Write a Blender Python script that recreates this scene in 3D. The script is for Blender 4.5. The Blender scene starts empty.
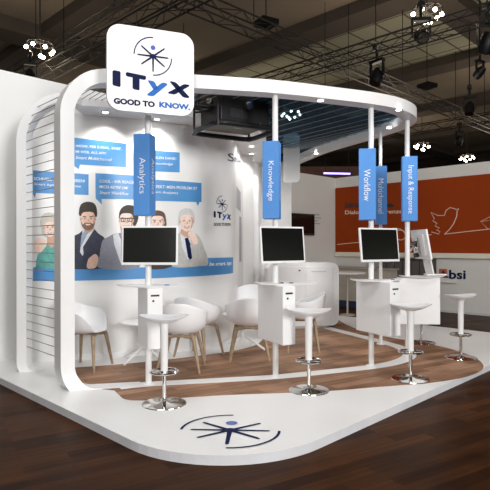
import bpy, bmesh, math, random
from mathutils import Vector, Matrix
random.seed(7)
R = math.radians
PI = math.pi
C = bpy.context.scene.collection
S = bpy.context.scene

# ------------------------------------------------------------------ camera
F = 522.0
EYE = 1.52
PT = 0.07          # top of the exhibition platform
ROLL = R(0.1)
cam_d = bpy.data.cameras.new('camera')
cam = bpy.data.objects.new('camera', cam_d)
C.objects.link(cam)
cam_d.sensor_width = 36
cam_d.lens = 36 * F / 490
cam_d.clip_end = 300
cam.matrix_world = Matrix.Translation((0, 0, EYE)) @ Matrix.Rotation(PI / 2, 4, 'X') @ Matrix.Rotation(-ROLL, 4, 'Z')
S.camera = cam


def ray(px, py):
    dx = (px - 245) / F
    dy = (245 - py) / F
    a = dx * math.cos(ROLL) + dy * math.sin(ROLL)
    b = -dx * math.sin(ROLL) + dy * math.cos(ROLL)
    return a, b


def gp(px, py, z=PT):          # a point of the photo that lies at height z
    a, b = ray(px, py)
    D = (z - EYE) / b
    return Vector((a * D, D, z))


def dp(px, py, D):             # a point of the photo at depth D
    a, b = ray(px, py)
    return Vector((a * D, D, EYE + b * D))


def uv(u, v, z=0):             # hall axes: u to the back right, v to the back left
    return Vector(((u - v) / math.sqrt(2), (u + v) / math.sqrt(2), z))


def G(X, D):                   # plan estimate made with a level camera -> plan point under the true roll
    q = gp(245 + F * X / D, 245 + F * 1.45 / D)
    return (q.x, q.y)


# ------------------------------------------------------------------ materials
def mat(name, col, rough=0.5, metal=0.0, var=0.0, scale=8.0, bump=0.0, coat=0.0, spec=0.5, emit=None, es=0, alpha=1):
    m = bpy.data.materials.new(name)
    m.use_nodes = True
    nt = m.node_tree
    p = nt.nodes['Principled BSDF']
    p.inputs['Base Color'].default_value = (*col, 1)
    p.inputs['Roughness'].default_value = rough
    p.inputs['Metallic'].default_value = metal
    p.inputs['Specular IOR Level'].default_value = spec
    p.inputs['Coat Weight'].default_value = coat
    if emit:
        p.inputs['Emission Color'].default_value = (*emit, 1)
        p.inputs['Emission Strength'].default_value = es
    if var or bump:
        tc = nt.nodes.new('ShaderNodeTexCoord')
        n = nt.nodes.new('ShaderNodeTexNoise')
        n.inputs['Scale'].default_value = scale
        n.inputs['Detail'].default_value = 4
        nt.links.new(tc.outputs['Object'], n.inputs['Vector'])
        if var:
            r = nt.nodes.new('ShaderNodeValToRGB')
            r.color_ramp.elements[0].position = 0.3
            r.color_ramp.elements[1].position = 0.7
            r.color_ramp.elements[0].color = (*[max(0, c * (1 - var)) for c in col], 1)
            r.color_ramp.elements[1].color = (*[min(1, c * (1 + var)) for c in col], 1)
            nt.links.new(n.outputs['Fac'], r.inputs['Fac'])
            nt.links.new(r.outputs['Color'], p.inputs['Base Color'])
        if bump:
            b = nt.nodes.new('ShaderNodeBump')
            b.inputs['Strength'].default_value = bump
            b.inputs['Distance'].default_value = 0.01
            nt.links.new(n.outputs['Fac'], b.inputs['Height'])
            nt.links.new(b.outputs['Normal'], p.inputs['Normal'])
    return m


def planks(name, c1, c2, rot, w=0.09, l=1.1, rough=0.3, gap=(0.02, 0.01, 0.006), coat=0.0, rv=0.1):
    """Wooden strip floor: brick pattern of boards with long grain."""
    m = bpy.data.materials.new(name)
    m.use_nodes = True
    nt = m.node_tree
    L = nt.links.new
    p = nt.nodes['Principled BSDF']
    tc = nt.nodes.new('ShaderNodeTexCoord')
    mp = nt.nodes.new('ShaderNodeMapping')
    mp.inputs['Rotation'].default_value = (0, 0, rot)
    L(tc.outputs['Object'], mp.inputs['Vector'])
    br = nt.nodes.new('ShaderNodeTexBrick')
    br.offset = 0.37
    br.inputs['Color1'].default_value = (*c1, 1)
    br.inputs['Color2'].default_value = (*c2, 1)
    br.inputs['Mortar'].default_value = (*gap, 1)
    br.inputs['Scale'].default_value = 1
    br.inputs['Mortar Size'].default_value = 0.0015
    br.inputs['Brick Width'].default_value = l
    br.inputs['Row Height'].default_value = w
    L(mp.outputs['Vector'], br.inputs['Vector'])
    m2 = nt.nodes.new('ShaderNodeMapping')
    m2.inputs['Scale'].default_value = (1.3, 22, 1)
    L(mp.outputs['Vector'], m2.inputs['Vector'])
    n = nt.nodes.new('ShaderNodeTexNoise')
    n.inputs['Scale'].default_value = 1.2
    n.inputs['Detail'].default_value = 6
    L(m2.outputs['Vector'], n.inputs['Vector'])
    n3 = nt.nodes.new('ShaderNodeTexNoise')
    n3.inputs['Scale'].default_value = 2.2
    n3.inputs['Detail'].default_value = 3
    L(mp.outputs['Vector'], n3.inputs['Vector'])
    ad = nt.nodes.new('ShaderNodeMath')
    ad.operation = 'ADD'
    L(n.outputs['Fac'], ad.inputs[0])
    L(n3.outputs['Fac'], ad.inputs[1])
    mr = nt.nodes.new('ShaderNodeMapRange')
    mr.inputs['From Min'].default_value = 0.7
    mr.inputs['From Max'].default_value = 1.3
    mr.inputs['To Min'].default_value = 0.6
    mr.inputs['To Max'].default_value = 1.4
    L(ad.outputs[0], mr.inputs['Value'])
    mx = nt.nodes.new('ShaderNodeVectorMath')
    mx.operation = 'SCALE'
    L(br.outputs['Color'], mx.inputs[0])
    L(mr.outputs['Result'], mx.inputs['Scale'])
    L(mx.outputs['Vector'], p.inputs['Base Color'])
    r2 = nt.nodes.new('ShaderNodeMapRange')
    r2.inputs['To Min'].default_value = rough - rv
    r2.inputs['To Max'].default_value = rough + rv
    L(n3.outputs['Fac'], r2.inputs['Value'])
    L(r2.outputs['Result'], p.inputs['Roughness'])
    p.inputs['Specular IOR Level'].default_value = 0.3
    p.inputs['IOR'].default_value = 1.15
    p.inputs['Coat Weight'].default_value = coat
    p.inputs['Coat Roughness'].default_value = 0.2
    return m


M = {}
M['white'] = mat('white_lacquer', (0.86, 0.86, 0.86), 0.35, var=0.015, scale=3)
M['whitefloor'] = mat('white_platform_laminate', (0.86, 0.86, 0.855), 0.32, var=0.02, scale=1.5)
M['wallwhite'] = mat('white_wall_panel', (0.84, 0.84, 0.83), 0.28, var=0.012, scale=1.2)
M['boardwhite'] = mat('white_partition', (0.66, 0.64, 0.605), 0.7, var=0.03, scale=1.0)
M['plastic'] = mat('white_shell_plastic', (0.84, 0.84, 0.85), 0.42, var=0.01, scale=5)
M['fascia'] = mat('platform_edge_shaded', (0.72, 0.73, 0.76), 0.6, var=0.06, scale=4)  # white edge in a greyer tone, its shade put into the colour
M['grey'] = mat('grey_side', (0.55, 0.55, 0.54), 0.6, var=0.03)
M['oak'] = mat('pale_oak', (0.38, 0.28, 0.18), 0.5, var=0.2, scale=14)
M['chrome'] = mat('chrome', (0.75, 0.74, 0.72), 0.09, 1.0)
M['steel'] = mat('steel_wire', (0.28, 0.28, 0.28), 0.45, 0.6)
M['black'] = mat('black_metal', (0.008, 0.008, 0.009), 0.4, 0.0, var=0.1, spec=0.3)
M['blackp'] = mat('black_plastic', (0.02, 0.02, 0.02), 0.45)
M['screen'] = mat('screen_glass', (0.006, 0.007, 0.006), 0.12)
M['blue'] = mat('sign_blue', (0.10, 0.29, 0.68), 0.6, var=0.02, spec=0.2)
M['printblue'] = mat('print_blue', (0.075, 0.28, 0.60), 0.35, var=0.03)
M['navy'] = mat('print_navy', (0.008, 0.014, 0.06), 0.7, spec=0.1)
M['lblue'] = mat('letter_blue', (0.04, 0.16, 0.52), 0.7, spec=0.1)
M['dotblue'] = mat('dot_blue', (0.05, 0.10, 0.42), 0.4)
M['letter'] = mat('white_letter', (0.9, 0.9, 0.9), 0.5)
M['orange'] = mat('orange_panel', (0.27, 0.040, 0.006), 0.8, var=0.06, scale=1.0, spec=0.1)
M['line'] = mat('drawn_line', (0.72, 0.56, 0.44), 0.6)
M['truss'] = mat('truss_aluminium', (0.06, 0.055, 0.05), 0.5, 0.5)
M['ceil'] = mat('hall_ceiling', (0.27, 0.215, 0.155), 0.95, var=0.15, scale=0.25)
M['beam'] = mat('ceiling_beam', (0.085, 0.066, 0.05), 0.95, var=0.12, scale=0.4)
M['brown'] = mat('brown_panel', (0.035, 0.026, 0.022), 0.4)
M['beige'] = mat('beige_counter', (0.42, 0.37, 0.31), 0.6, var=0.05)
M['navyplinth'] = mat('navy_plinth', (0.02, 0.03, 0.07), 0.6)
M['bulb'] = mat('lamp_glow', (1, .9, .75), 0.4, emit=(1.0, 0.86, 0.66), es=30)
M['down'] = mat('downlight_glow', (1, 1, 1), 0.4, emit=(1.0, 0.97, 0.92), es=12)
M['floor'] = planks('dark_hall_parquet', (0.022, 0.0075, 0.0022), (0.062, 0.0225, 0.0066), R(-31), w=0.11, l=0.85, rough=0.38, coat=0.0, gap=(0.02, 0.009, 0.005))
M['wood'] = planks('walnut_strip_floor', (0.22, 0.120, 0.072), (0.38, 0.225, 0.145), R(-31), w=0.13, l=0.7, rough=0.42, gap=(0.12, 0.07, 0.045))
M['skin1'] = mat('print_skin', (0.86, 0.57, 0.44), 0.5, var=0.1, scale=30)
M['skin2'] = mat('print_skin_light', (0.92, 0.70, 0.59), 0.5, var=0.08, scale=30)
M['hair1'] = mat('print_dark_hair', (0.03, 0.018, 0.012), 0.5, var=0.3, scale=60)
M['hair2'] = mat('print_brown_hair', (0.11, 0.055, 0.03), 0.5, var=0.3, scale=60)
M['hair3'] = mat('print_grey_hair', (0.62, 0.62, 0.62), 0.5, var=0.15, scale=60)
M['suit'] = mat('print_navy_suit', (0.02, 0.026, 0.055), 0.5, var=0.25, scale=20)
M['gsuit'] = mat('print_grey_jacket', (0.26, 0.27, 0.33), 0.5, var=0.12, scale=40)
M['lsuit'] = mat('print_light_jacket', (0.55, 0.54, 0.52), 0.5, var=0.1, scale=20)
M['shirt'] = mat('print_blue_shirt', (0.30, 0.37, 0.50), 0.5, var=0.15, scale=30)
M['green'] = mat('print_green_top', (0.10, 0.38, 0.34), 0.5, var=0.2, scale=20)
M['blond'] = mat('print_light_hair', (0.62, 0.58, 0.52), 0.5, var=0.15, scale=60)
M['beard'] = mat('print_beard', (0.24, 0.125, 0.08), 0.5, var=0.2, scale=60)
M['teeth'] = mat('print_teeth', (0.85, 0.82, 0.78), 0.5)
M['printgrey'] = mat('print_grey', (0.33, 0.34, 0.36), 0.4, var=0.1)
M['orangesq'] = mat('logo_orange', (0.45, 0.13, 0.05), 0.5)


def film_mat():
    m = bpy.data.materials.new('blue_tinted_film')
    m.use_nodes = True
    nt = m.node_tree
    nt.nodes.clear()
    o = nt.nodes.new('ShaderNodeOutputMaterial')
    t = nt.nodes.new('ShaderNodeBsdfTransparent')
    t.inputs['Color'].default_value = (0.50, 0.64, 0.74, 1)
    d = nt.nodes.new('ShaderNodeBsdfDiffuse')
    d.inputs['Color'].default_value = (0.055, 0.10, 0.145, 1)
    x = nt.nodes.new('ShaderNodeMixShader')
    x.inputs['Fac'].default_value = 0.5
    nt.links.new(t.outputs[0], x.inputs[1])
    nt.links.new(d.outputs[0], x.inputs[2])
    nt.links.new(x.outputs[0], o.inputs['Surface'])
    return m


M['film'] = film_mat()


def acryl():
    m = mat('frosted_acrylic', (0.75, 0.75, 0.74), 0.3)
    m.node_tree.nodes['Principled BSDF'].inputs['Alpha'].default_value = 0.8
    return m


M['acryl'] = acryl()


# ------------------------------------------------------------------ helpers
def obj(name, bm, m=None, parent=None, smooth=False, bevel=0, seg=2):
    me = bpy.data.meshes.new(name)
    bmesh.ops.recalc_face_normals(bm, faces=bm.faces[:])
    if smooth or any(f.smooth for f in bm.faces):
        for e in bm.edges:
            if len(e.link_faces) == 2 and e.calc_face_angle(0) > R(42):
                e.smooth = False
    bm.to_mesh(me)
    bm.free()
    for x in (m if isinstance(m, (list, tuple)) else [m]):
        if x:
            me.materials.append(x)
    if smooth:
        for p in me.polygons:
            p.use_smooth = True
    o = bpy.data.objects.new(name, me)
    C.objects.link(o)
    if parent:
        o.parent = parent
    if bevel:
        b = o.modifiers.new('bevel', 'BEVEL')
        b.width = bevel
        b.segments = seg
        b.limit_method = 'ANGLE'
    return o


def smooth_angle(o, ang=40):
    me = o.data
    for p in me.polygons:
        p.use_smooth = True
    bm = bmesh.new()
    bm.from_mesh(me)
    for e in bm.edges:
        if len(e.link_faces) == 2 and e.calc_face_angle(0) > R(ang):
            e.smooth = False
    bm.to_mesh(me)
    bm.free()


def thing(name, label, cat, loc=(0, 0, 0), rotz=0, group=None, kind=None):
    o = bpy.data.objects.new(name, None)
    o.empty_display_size = 0.1
    C.objects.link(o)
    o.location = loc
    o.rotation_euler = (0, 0, rotz)
    tag(o, label, cat, group, kind)
    return o


def tag(o, label=None, cat=None, group=None, kind=None):
    if label:
        o['label'] = label
    if cat:
        o['category'] = cat
    if group:
        o['group'] = group
    if kind:
        o['kind'] = kind
    return o


def struct(name, bm, m, label=None, smooth=False, bevel=0):
    o = obj(name, bm, m, None, smooth, bevel)
    o['kind'] = 'structure'
    if label:
        o['label'] = label
    return o


def box(bm, c, s, rotz=0, mi=0, M4=None):
    mt = Matrix.Translation(c) @ Matrix.Rotation(rotz, 4, 'Z') @ Matrix.Diagonal((s[0], s[1], s[2], 1))
    if M4 is not None:
        mt = M4 @ mt
    r = bmesh.ops.create_cube(bm, size=1, matrix=mt)
    for f in {f for v in r['verts'] for f in v.link_faces}:
        f.material_index = mi
    return r['verts']


def cone(bm, p0, p1, r0, r1=None, n=12, mi=0, caps=True):
    p0 = Vector(p0)
    p1 = Vector(p1)
    if r1 is None:
        r1 = r0
    d = p1 - p0
    q = Vector((0, 0, 1)).rotation_difference(d.normalized()).to_matrix().to_4x4()
    mt = Matrix.Translation((p0 + p1) / 2) @ q
    r = bmesh.ops.create_cone(bm, cap_ends=caps, segments=n, radius1=r0, radius2=r1, depth=d.length, matrix=mt)
    for f in {f for v in r['verts'] for f in v.link_faces}:
        f.material_index = mi


def tube(bm, pts, r, n=8, mi=0, closed=False):
    pts = [Vector(p) for p in pts]
    rr = r if isinstance(r, (list, tuple)) else [r] * len(pts)
    rings = []
    N = len(pts)
    up = None
    for i, p in enumerate(pts):
        a = pts[(i - 1) % N] if (closed or i > 0) else p
        b = pts[(i + 1) % N] if (closed or i < N - 1) else p
        t = (b - a).normalized()
        if up is None:
            up = Vector((0, 0, 1)) if abs(t.z) < 0.9 else Vector((1, 0, 0))
        x = t.cross(up)
        if x.length < 1e-4:
            x = t.orthogonal()
        x.normalize()
        y = x.cross(t).normalized()
        up = y
        rings.append([bm.verts.new(p + (x * math.cos(k * 2 * PI / n) + y * math.sin(k * 2 * PI / n)) * rr[i]) for k in range(n)])
    L = N if closed else N - 1
    for i in range(L):
        A, B = rings[i], rings[(i + 1) % N]
        for k in range(n):
            f = bm.faces.new((A[k], A[(k + 1) % n], B[(k + 1) % n], B[k]))
            f.material_index = mi
            f.smooth = True
    if not closed:
        bm.faces.new(rings[0][::-1]).material_index = mi
        bm.faces.new(rings[-1]).material_index = mi


def lathe(bm, prof, n=24, mi=0, c=(0, 0)):
    rings = []
    for (r, z) in prof:
        if r < 1e-5:
            rings.append([bm.verts.new((c[0], c[1], z))])
        else:
            rings.append([bm.verts.new((c[0] + r * math.cos(k * 2 * PI / n), c[1] + r * math.sin(k * 2 * PI / n), z)) for k in range(n)])
    for A, B in zip(rings, rings[1:]):
        for k in range(n):
            k2 = (k + 1) % n
            if len(A) == 1 and len(B) == 1:
                continue
            if len(A) == 1:
                f = bm.faces.new((A[0], B[k2], B[k]))
            elif len(B) == 1:
                f = bm.faces.new((A[k], A[k2], B[0]))
            else:
                f = bm.faces.new((A[k], A[k2], B[k2], B[k]))
            f.material_index = mi
            f.smooth = True


def prism(bm, poly, z0, z1, mi=0):
    """Vertical extrusion of a plan polygon [(x, y)]."""
    a = [bm.verts.new((p[0], p[1], z0)) for p in poly]
    b = [bm.verts.new((p[0], p[1], z1)) for p in poly]
    n = len(poly)
    fs = [bm.faces.new(a[::-1]), bm.faces.new(b)]
    for i in range(n):
        fs.append(bm.faces.new((a[i], a[(i + 1) % n], b[(i + 1) % n], b[i])))
    for f in fs:
        f.material_index = mi
    bmesh.ops.triangulate(bm, faces=fs[:2])


def face2d(bm, poly, z=0, mi=0):
    f = bm.faces.new([bm.verts.new((p[0], p[1], z)) for p in poly])
    f.material_index = mi
    return f


def catmull(pts, n=8, closed=False):
    pts = [Vector(p) for p in pts]
    out = []
    N = len(pts)
    for i in range(N if closed else N - 1):
        if closed:
            p0, p1, p2, p3 = pts[i - 1], pts[i], pts[(i + 1) % N], pts[(i + 2) % N]
        else:
            p0 = pts[i - 1] if i > 0 else pts[0] * 2 - pts[1]
            p1, p2 = pts[i], pts[i + 1]
            p3 = pts[i + 2] if i + 2 < N else pts[-1] * 2 - pts[-2]
        for k in range(n):
            t = k / n
            out.append(0.5 * ((2 * p1) + (-p0 + p2) * t + (2 * p0 - 5 * p1 + 4 * p2 - p3) * t * t + (-p0 + 3 * p1 - 3 * p2 + p3) * t ** 3))
    if not closed:
        out.append(pts[-1].copy())
    return out


def offset2d(pts, d):
    out = []
    for i, p in enumerate(pts):
        a = pts[max(0, i - 1)]
        b = pts[min(len(pts) - 1, i + 1)]
        t = (Vector(b[:2]) - Vector(a[:2])).normalized()
        out.append(Vector((p[0] + t.y * d, p[1] - t.x * d)))
    return out


def text_bm(s, size=1.0, bold=0.0, shear=0.0, spacing=1.0, depth=0.0, align='LEFT', line=1.0):
    cu = bpy.data.curves.new('t', 'FONT')
    cu.body = s
    cu.size = size
    cu.offset = bold * size
    cu.shear = shear
    cu.space_character = spacing
    cu.space_line = line
    cu.extrude = depth
    cu.align_x = align
    cu.resolution_u = 3
    ob = bpy.data.objects.new('t', cu)
    C.objects.link(ob)
    dg = bpy.context.evaluated_depsgraph_get()
    me = bpy.data.meshes.new_from_object(ob.evaluated_get(dg))
    bm = bmesh.new()
    bm.from_mesh(me)
    bpy.data.objects.remove(ob)
    bpy.data.curves.remove(cu)
    bpy.data.meshes.remove(me)
    return bm


def fit(bm, x0, y0, x1, y1):
    """Scale a flat text bmesh into the rectangle."""
    xs = [v.co.x for v in bm.verts]
    ys = [v.co.y for v in bm.verts]
    a, b, c, d = min(xs), max(xs), min(ys), max(ys)
    for v in bm.verts:
        v.co.x = x0 + (v.co.x - a) / (b - a) * (x1 - x0)
        v.co.y = y0 + (v.co.y - c) / (d - c) * (y1 - y0)
    return bm


def xf(bm, mt):
    bmesh.ops.transform(bm, matrix=mt, verts=bm.verts[:])
    return bm


def merge(dst, src, mi=0):
    vm = {}
    for v in src.verts:
        vm[v] = dst.verts.new(v.co)
    for f in src.faces:
        try:
            g = dst.faces.new([vm[v] for v in f.verts])
            g.material_index = mi if mi is not None else f.material_index
        except ValueError:
            pass
    src.free()


def dup(root, loc, rotz, label, group=None, name=None):
    r = root.copy()
    C.objects.link(r)
    r.location = loc
    r.rotation_euler = (0, 0, rotz)
    r['label'] = label
    if group:
        r['group'] = group
    for ch in list(root.children):
        c = ch.copy()
        C.objects.link(c)
        c.parent = r
        for g in list(ch.children):
            d = g.copy()
            C.objects.link(d)
            d.parent = c
    return r


# ------------------------------------------------------------------ hall floor
bm = bmesh.new()
box(bm, (0, 25, -0.05), (90, 80, 0.1))
fl = struct('floor', bm, M['floor'])
fl.location = (0, 0, 0)

# ------------------------------------------------------------------ platform
a1 = (gp(0, 378) + gp(0, 378)) / 2
pA = gp(30, 392.0)
pB = gp(400, 404)
uE = (pA.x + pA.y) / math.sqrt(2)          # front left edge: u = const
vE = (pB.y - pB.x) / math.sqrt(2)          # front right edge: v = const
U1, V1 = 8.95, 7.7
rad = (757 / 210.5 - (uE + vE) / math.sqrt(2)) / 0.4142
poly = []
for k in range(17):
    t = k / 16 * PI / 2
    # corner centre
    cu, cv = uE + rad, vE + rad
    p = uv(cu - rad * math.cos(t), cv - rad * math.sin(t))
    poly.append((p.x, p.y))
for u_, v_ in ((U1, vE), (U1, V1), (uE, V1)):
    p = uv(u_, v_)
    poly.append((p.x, p.y))
bm = bmesh.new()
prism(bm, poly, 0.0, PT)
bm.normal_update()
bm.faces.ensure_lookup_table()
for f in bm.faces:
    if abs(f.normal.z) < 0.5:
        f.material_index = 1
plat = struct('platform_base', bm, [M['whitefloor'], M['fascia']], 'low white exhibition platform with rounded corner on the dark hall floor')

# ring path in plan: shared by the floor stripe and the canopy beam
ring = [(-1.80, 5.19), (-1.37, 5.28), (-0.99, 5.43), (-0.16, 5.61), (0.36, 5.735), (0.97, 5.97), (1.55, 6.22), (1.93, 6.50),
        (2.17, 6.88), (2.20, 7.32), (2.02, 7.86), (1.71, 8.53), (1.42, 9.18), (1.15, 10.1), (0.88, 11.12)]
ring = [G(*p) for p in ring]
ringc = [Vector((p.x, p.y)) for p in catmull([(x, y, 0) for x, y in ring], 8)]

wallp = [(-2.62, 6.43), (-2.37, 6.50), (-2.15, 6.55), (-1.75, 6.67), (-1.4, 6.83), (-0.95, 7.07), (-0.55, 7.33), (-0.28, 7.6), (-0.145, 7.95),
         (-0.10, 8.67), (-0.02, 9.8), (0.06, 11.0)]
wallp = [G(*p) for p in wallp]
wallc = [Vector((p.x, p.y)) for p in catmull([(x, y, 0) for x, y in wallp], 6)]

# wooden inlay
outer = [(-1.30, 5.20), (-1.22, 5.05), (-1.12, 4.90), (-0.95, 4.87), (-0.6, 4.95), (-0.145, 5.05), (0.35, 5.11), (0.824, 5.185), (1.51, 5.37), (1.933, 5.485), (2.355, 5.69),
         (2.72, 6.02), (2.90, 6.38), (2.95, 6.8), (2.86, 7.3), (2.62, 7.75), (2.25, 8.2), (2.02, 8.7), (1.87, 9.3), (1.80, 10.1), (1.7, 11.1)]
outer = [G(*p) for p in outer]
outc = [(p.x, p.y) for p in catmull([(x, y, 0) for x, y in outer], 5)]
wfront = offset2d(wallc, 0.40)
inl = outc + [(0.5, 11.1)] + [(p.x, p.y) for p in wfront[::-1] if p.x > -2.15 and p.y < 10.9] + [G(-2.03, 6.1), G(-1.72, 5.35)]
bm = bmesh.new()
prism(bm, inl, PT - 0.001, PT + 0.003)
wood = obj('floor_inlay', bm, M['wood'])
tag(wood, kind='structure')
tag(wood, 'walnut strip flooring inlaid in the white platform')


def strip(bm, path, w, z0, z1):
    a = offset2d(path, w / 2)
    b = offset2d(path, -w / 2)
    va = [[bm.verts.new((p.x, p.y, z)) for p in a] for z in (z0, z1)]
    vb = [[bm.verts.new((p.x, p.y, z)) for p in b] for z in (z0, z1)]
    for i in range(len(path) - 1):
        bm.faces.new((va[1][i], va[1][i + 1], vb[1][i + 1], vb[1][i]))
        bm.faces.new((va[0][i], va[0][i + 1], va[1][i + 1], va[1][i]))
        bm.faces.new((vb[0][i], vb[0][i + 1], vb[1][i + 1], vb[1][i]))


bm = bmesh.new()
strip(bm, ringc[10:], 0.175, PT, PT + 0.006)
st = struct('trim_1', bm, M['whitefloor'], 'white curved stripe in the wooden floor following the canopy ring')

# ------------------------------------------------------------------ logo generator
def logo_parts(R0=1.0, wf=1.0):
    """Flat logo of radius R0: list of (poly, kind); kind 0 dark, 1 blue."""
    out = []
    w = 0.031 * R0 * wf
    for ang in (0, 38, 142, 180, 218, 270, 322):
        a = R(ang)
        r1 = {0: 0.78, 180: 0.78, 270: 0.78}.get(ang, 0.75) * R0
        d = Vector((math.cos(a), math.sin(a)))
        n = Vector((-d.y, d.x))
        w0, w1 = (w * 1.5, w * 1.05)
        out.append(([d * 0 + n * w0, d * 0 - n * w0, d * r1 - n * w1, d * (r1 + 0.015), d * r1 + n * w1], 0))
    out.append(([Vector((math.cos(t * PI / 9), math.sin(t * PI / 9))) * 0.13 * R0 for t in range(18)], 0))
    out.append(([Vector((math.cos(t * PI / 9), math.sin(t * PI / 9))) * 0.125 * R0 + Vector((0, 0.46 * R0)) for t in range(18)], 1))
    for s in (90, 270):
        a = [Vector((math.cos(R(s + k * 9)), math.sin(R(s + k * 9)))) for k in range(11)]
        out.append(([p * (R0 * (1 - 0.025 * wf)) for p in a] + [p * (R0 * (1 + 0.025 * wf)) for p in a[::-1]], 0))
    return out


def logo_bm(R0, wf=1.0, sy=1.0):
    bm = bmesh.new()
    for i, (p, k) in enumerate(logo_parts(R0, wf)):
        f = face2d(bm, [(q.x, q.y * sy) for q in p], i * 0.00012, k)
    return bm


def letters_bm():
    """The four heavy letters in unit box x 0..1, y 0..1 (y down in design, flipped here); returns (dark bmesh, blue bmesh)."""
    d = bmesh.new()
    b = bmesh.new()

    def P(bm, pts):
        face2d(bm, [(x, 1 - y) for x, y in pts])
    # I
    P(d, [(0.0, .08), (.02, .03), (.09, .05), (.1, .09), (.1, .70), (.085, .74), (.015, .70), (0.0, .66)])
    # T
    P(d, [(.165, .10), (.18, .05), (.41, .12), (.425, .16), (.42, .28), (.40, .31), (.34, .29), (.34, .76), (.325, .80), (.262, .77), (.25, .73), (.25, .26), (.185, .24), (.165, .2)])
    # X : two bars
    P(d, [(.735, .27), (.75, .23), (.80, .25), (.83, .30), (1.0, .86), (.985, .92), (.925, .91), (.90, .87)])
    P(d, [(.915, .32), (.945, .29), (.995, .31), (1.0, .36), (.82, .78), (.79, .82), (.715, .80), (.71, .75)])
    # y
    P(b, [(.445, .33), (.46, .30), (.51, .31), (.535, .36), (.58, .62), (.535, .72), (.515, .68)])
    P(b, [(.62, .37), (.65, .33), (.70, .36), (.70, .42), (.53, .96), (.50, 1.0), (.44, .98), (.44, .92)])
    return d, b


# logo printed on the platform
cpt = gp(230, 430.5)
bm = logo_bm(0.385, 1.1, 0.93)
xf(bm, Matrix.Translation((cpt.x, cpt.y, PT + 0.003)) @ Matrix.Rotation(R(-3), 4, 'Z'))
lg = obj('floor_logo', bm, [M['navy'], M['dotblue']])
tag(lg, 'dark blue star-figure logo with two arcs on the white platform corner', 'floor logo')

# ------------------------------------------------------------------ white outer wall
vw = 6.78
bm = bmesh.new()
p0 = uv(uE + 0.02, vw)
p1 = uv(7.0, vw)
q0 = uv(uE + 0.02, vw + 0.14)
q1 = uv(7.0, vw + 0.14)
prism(bm, [(p0.x, p0.y), (p1.x, p1.y), (q1.x, q1.y), (q0.x, q0.y)], PT, EYE + (245 - 69) / F * (vw * math.sqrt(2) / (1 + 245 / F)))
wl = struct('wall_left', bm, M['wallwhite'], 'tall white partition wall behind the wire screen')

# ------------------------------------------------------------------ curved back wall
ZT = EYE + 1.66
wb = offset2d(wallc, -0.05)
bm = bmesh.new()
prism(bm, [(p.x, p.y) for p in wallc] + [(p.x, p.y) for p in wb[::-1]], PT, ZT)
wback = struct('wall_back', bm, M['wallwhite'], 'curved white back wall carrying the printed mural')
bm = bmesh.new()
sk = offset2d(wallc, 0.012)
prism(bm, [(p.x, p.y) for p in sk] + [(p.x, p.y) for p in wallc[::-1]], PT + 0.003, PT + 0.07)
struct('baseboard_back', bm, M['white'])
# white floor margin in front of the wall
bm = bmesh.new()
a = [(p.x, p.y) for p in wfront]
prism(bm, a + [(p.x, p.y) for p in wallc[::-1]], PT, PT + 0.0045)
struct('trim_2', bm, M['whitefloor'], 'white floor margin along the curved back wall')

# wall parametrisation: s along the face
slen = [0.0]
for i in range(1, len(wallc)):
    slen.append(slen[-1] + (wallc[i] - wallc[i - 1]).length)


def on_wall(px, py):
    a, b = ray(px, py)
    for i in range(len(wallc) - 1):
        A, B = wallc[i], wallc[i + 1]
        fa = A.x - a * A.y
        fb = B.x - a * B.y
        if fa <= 0 <= fb or (i == 0 and fa > 0) or i == len(wallc) - 2:
            t = fa / (fa - fb)
            D = A.y + (B.y - A.y) * t
            return Vector((slen[i] + (slen[i + 1] - slen[i]) * t, EYE + b * D))


def wall_pt(s, z, off):
    i = 0
    while i < len(slen) - 2 and s > slen[i + 1] + 1e-7:
        i += 1
    t = (s - slen[i]) / (slen[i + 1] - slen[i])
    A, B = wallc[i], wallc[i + 1]
    p = A + (B - A) * t
    tt = (B - A).normalized()
    return Vector((p.x + tt.y * off, p.y - tt.x * off, z))


def wrap(bm, off0=0.0):
    """(s, z, layer) mesh -> cut at the wall's facets and laid on it."""
    lo = min(v.co.x for v in bm.verts)
    hi = max(v.co.x for v in bm.verts)
    for s in slen[1:-1]:
        if lo < s < hi:
            bmesh.ops.bisect_plane(bm, geom=bm.verts[:] + bm.edges[:] + bm.faces[:], plane_co=(s, 0, 0), plane_no=(1, 0, 0))
    # assign every face to one facet
    bmesh.ops.split_edges(bm, edges=[e for e in bm.edges if any(abs(e.verts[0].co.x - s) < 1e-5 and abs(e.verts[1].co.x - s) < 1e-5 for s in slen)])
    for f in list(bm.faces):
        pass
    for v in bm.verts:
        v.co = wall_pt(min(max(v.co.x, 0), slen[-1]), v.co.y, off0 + v.co.z)
    return bm


def wpoly(pxs, layer=0, mi=0, bm=None):
    bm = bm or bmesh.new()
    pts = [on_wall(*p) for p in pxs]
    f = bm.faces.new([bm.verts.new((p.x, p.y, 0.002 + layer * 0.0009)) for p in pts])
    f.material_index = mi
    return bm


def wspline(pxs, layer, mi, bm, n=4):
    pp = [(p.x, p.y) for p in catmull([(x, y, 0) for x, y in pxs], n, True)]
    return wpoly(pp, layer, mi, bm)


def welly(cx, cy, rx, ry, layer, mi, bm, n=14, rot=0):
    c, s = math.cos(R(rot)), math.sin(R(rot))
    return wpoly([(cx + rx * math.cos(t * 2 * PI / n) * c - ry * math.sin(t * 2 * PI / n) * s,
                   cy + rx * math.cos(t * 2 * PI / n) * s + ry * math.sin(t * 2 * PI / n) * c) for t in range(n)], layer, mi, bm)


mural = thing('wall_mural', 'printed graphic of five office people with blue speech bubbles on the curved wall', 'mural', (-1.3, 6.85, PT))


def mpart(name, bm, mats, label=None, sm=False):
    wrap(bm)
    xf(bm, Matrix.Translation((1.3, -6.85, -PT)))
    o = obj(name, bm, mats, mural)
    if label:
        o['label'] = label
    return o


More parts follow.
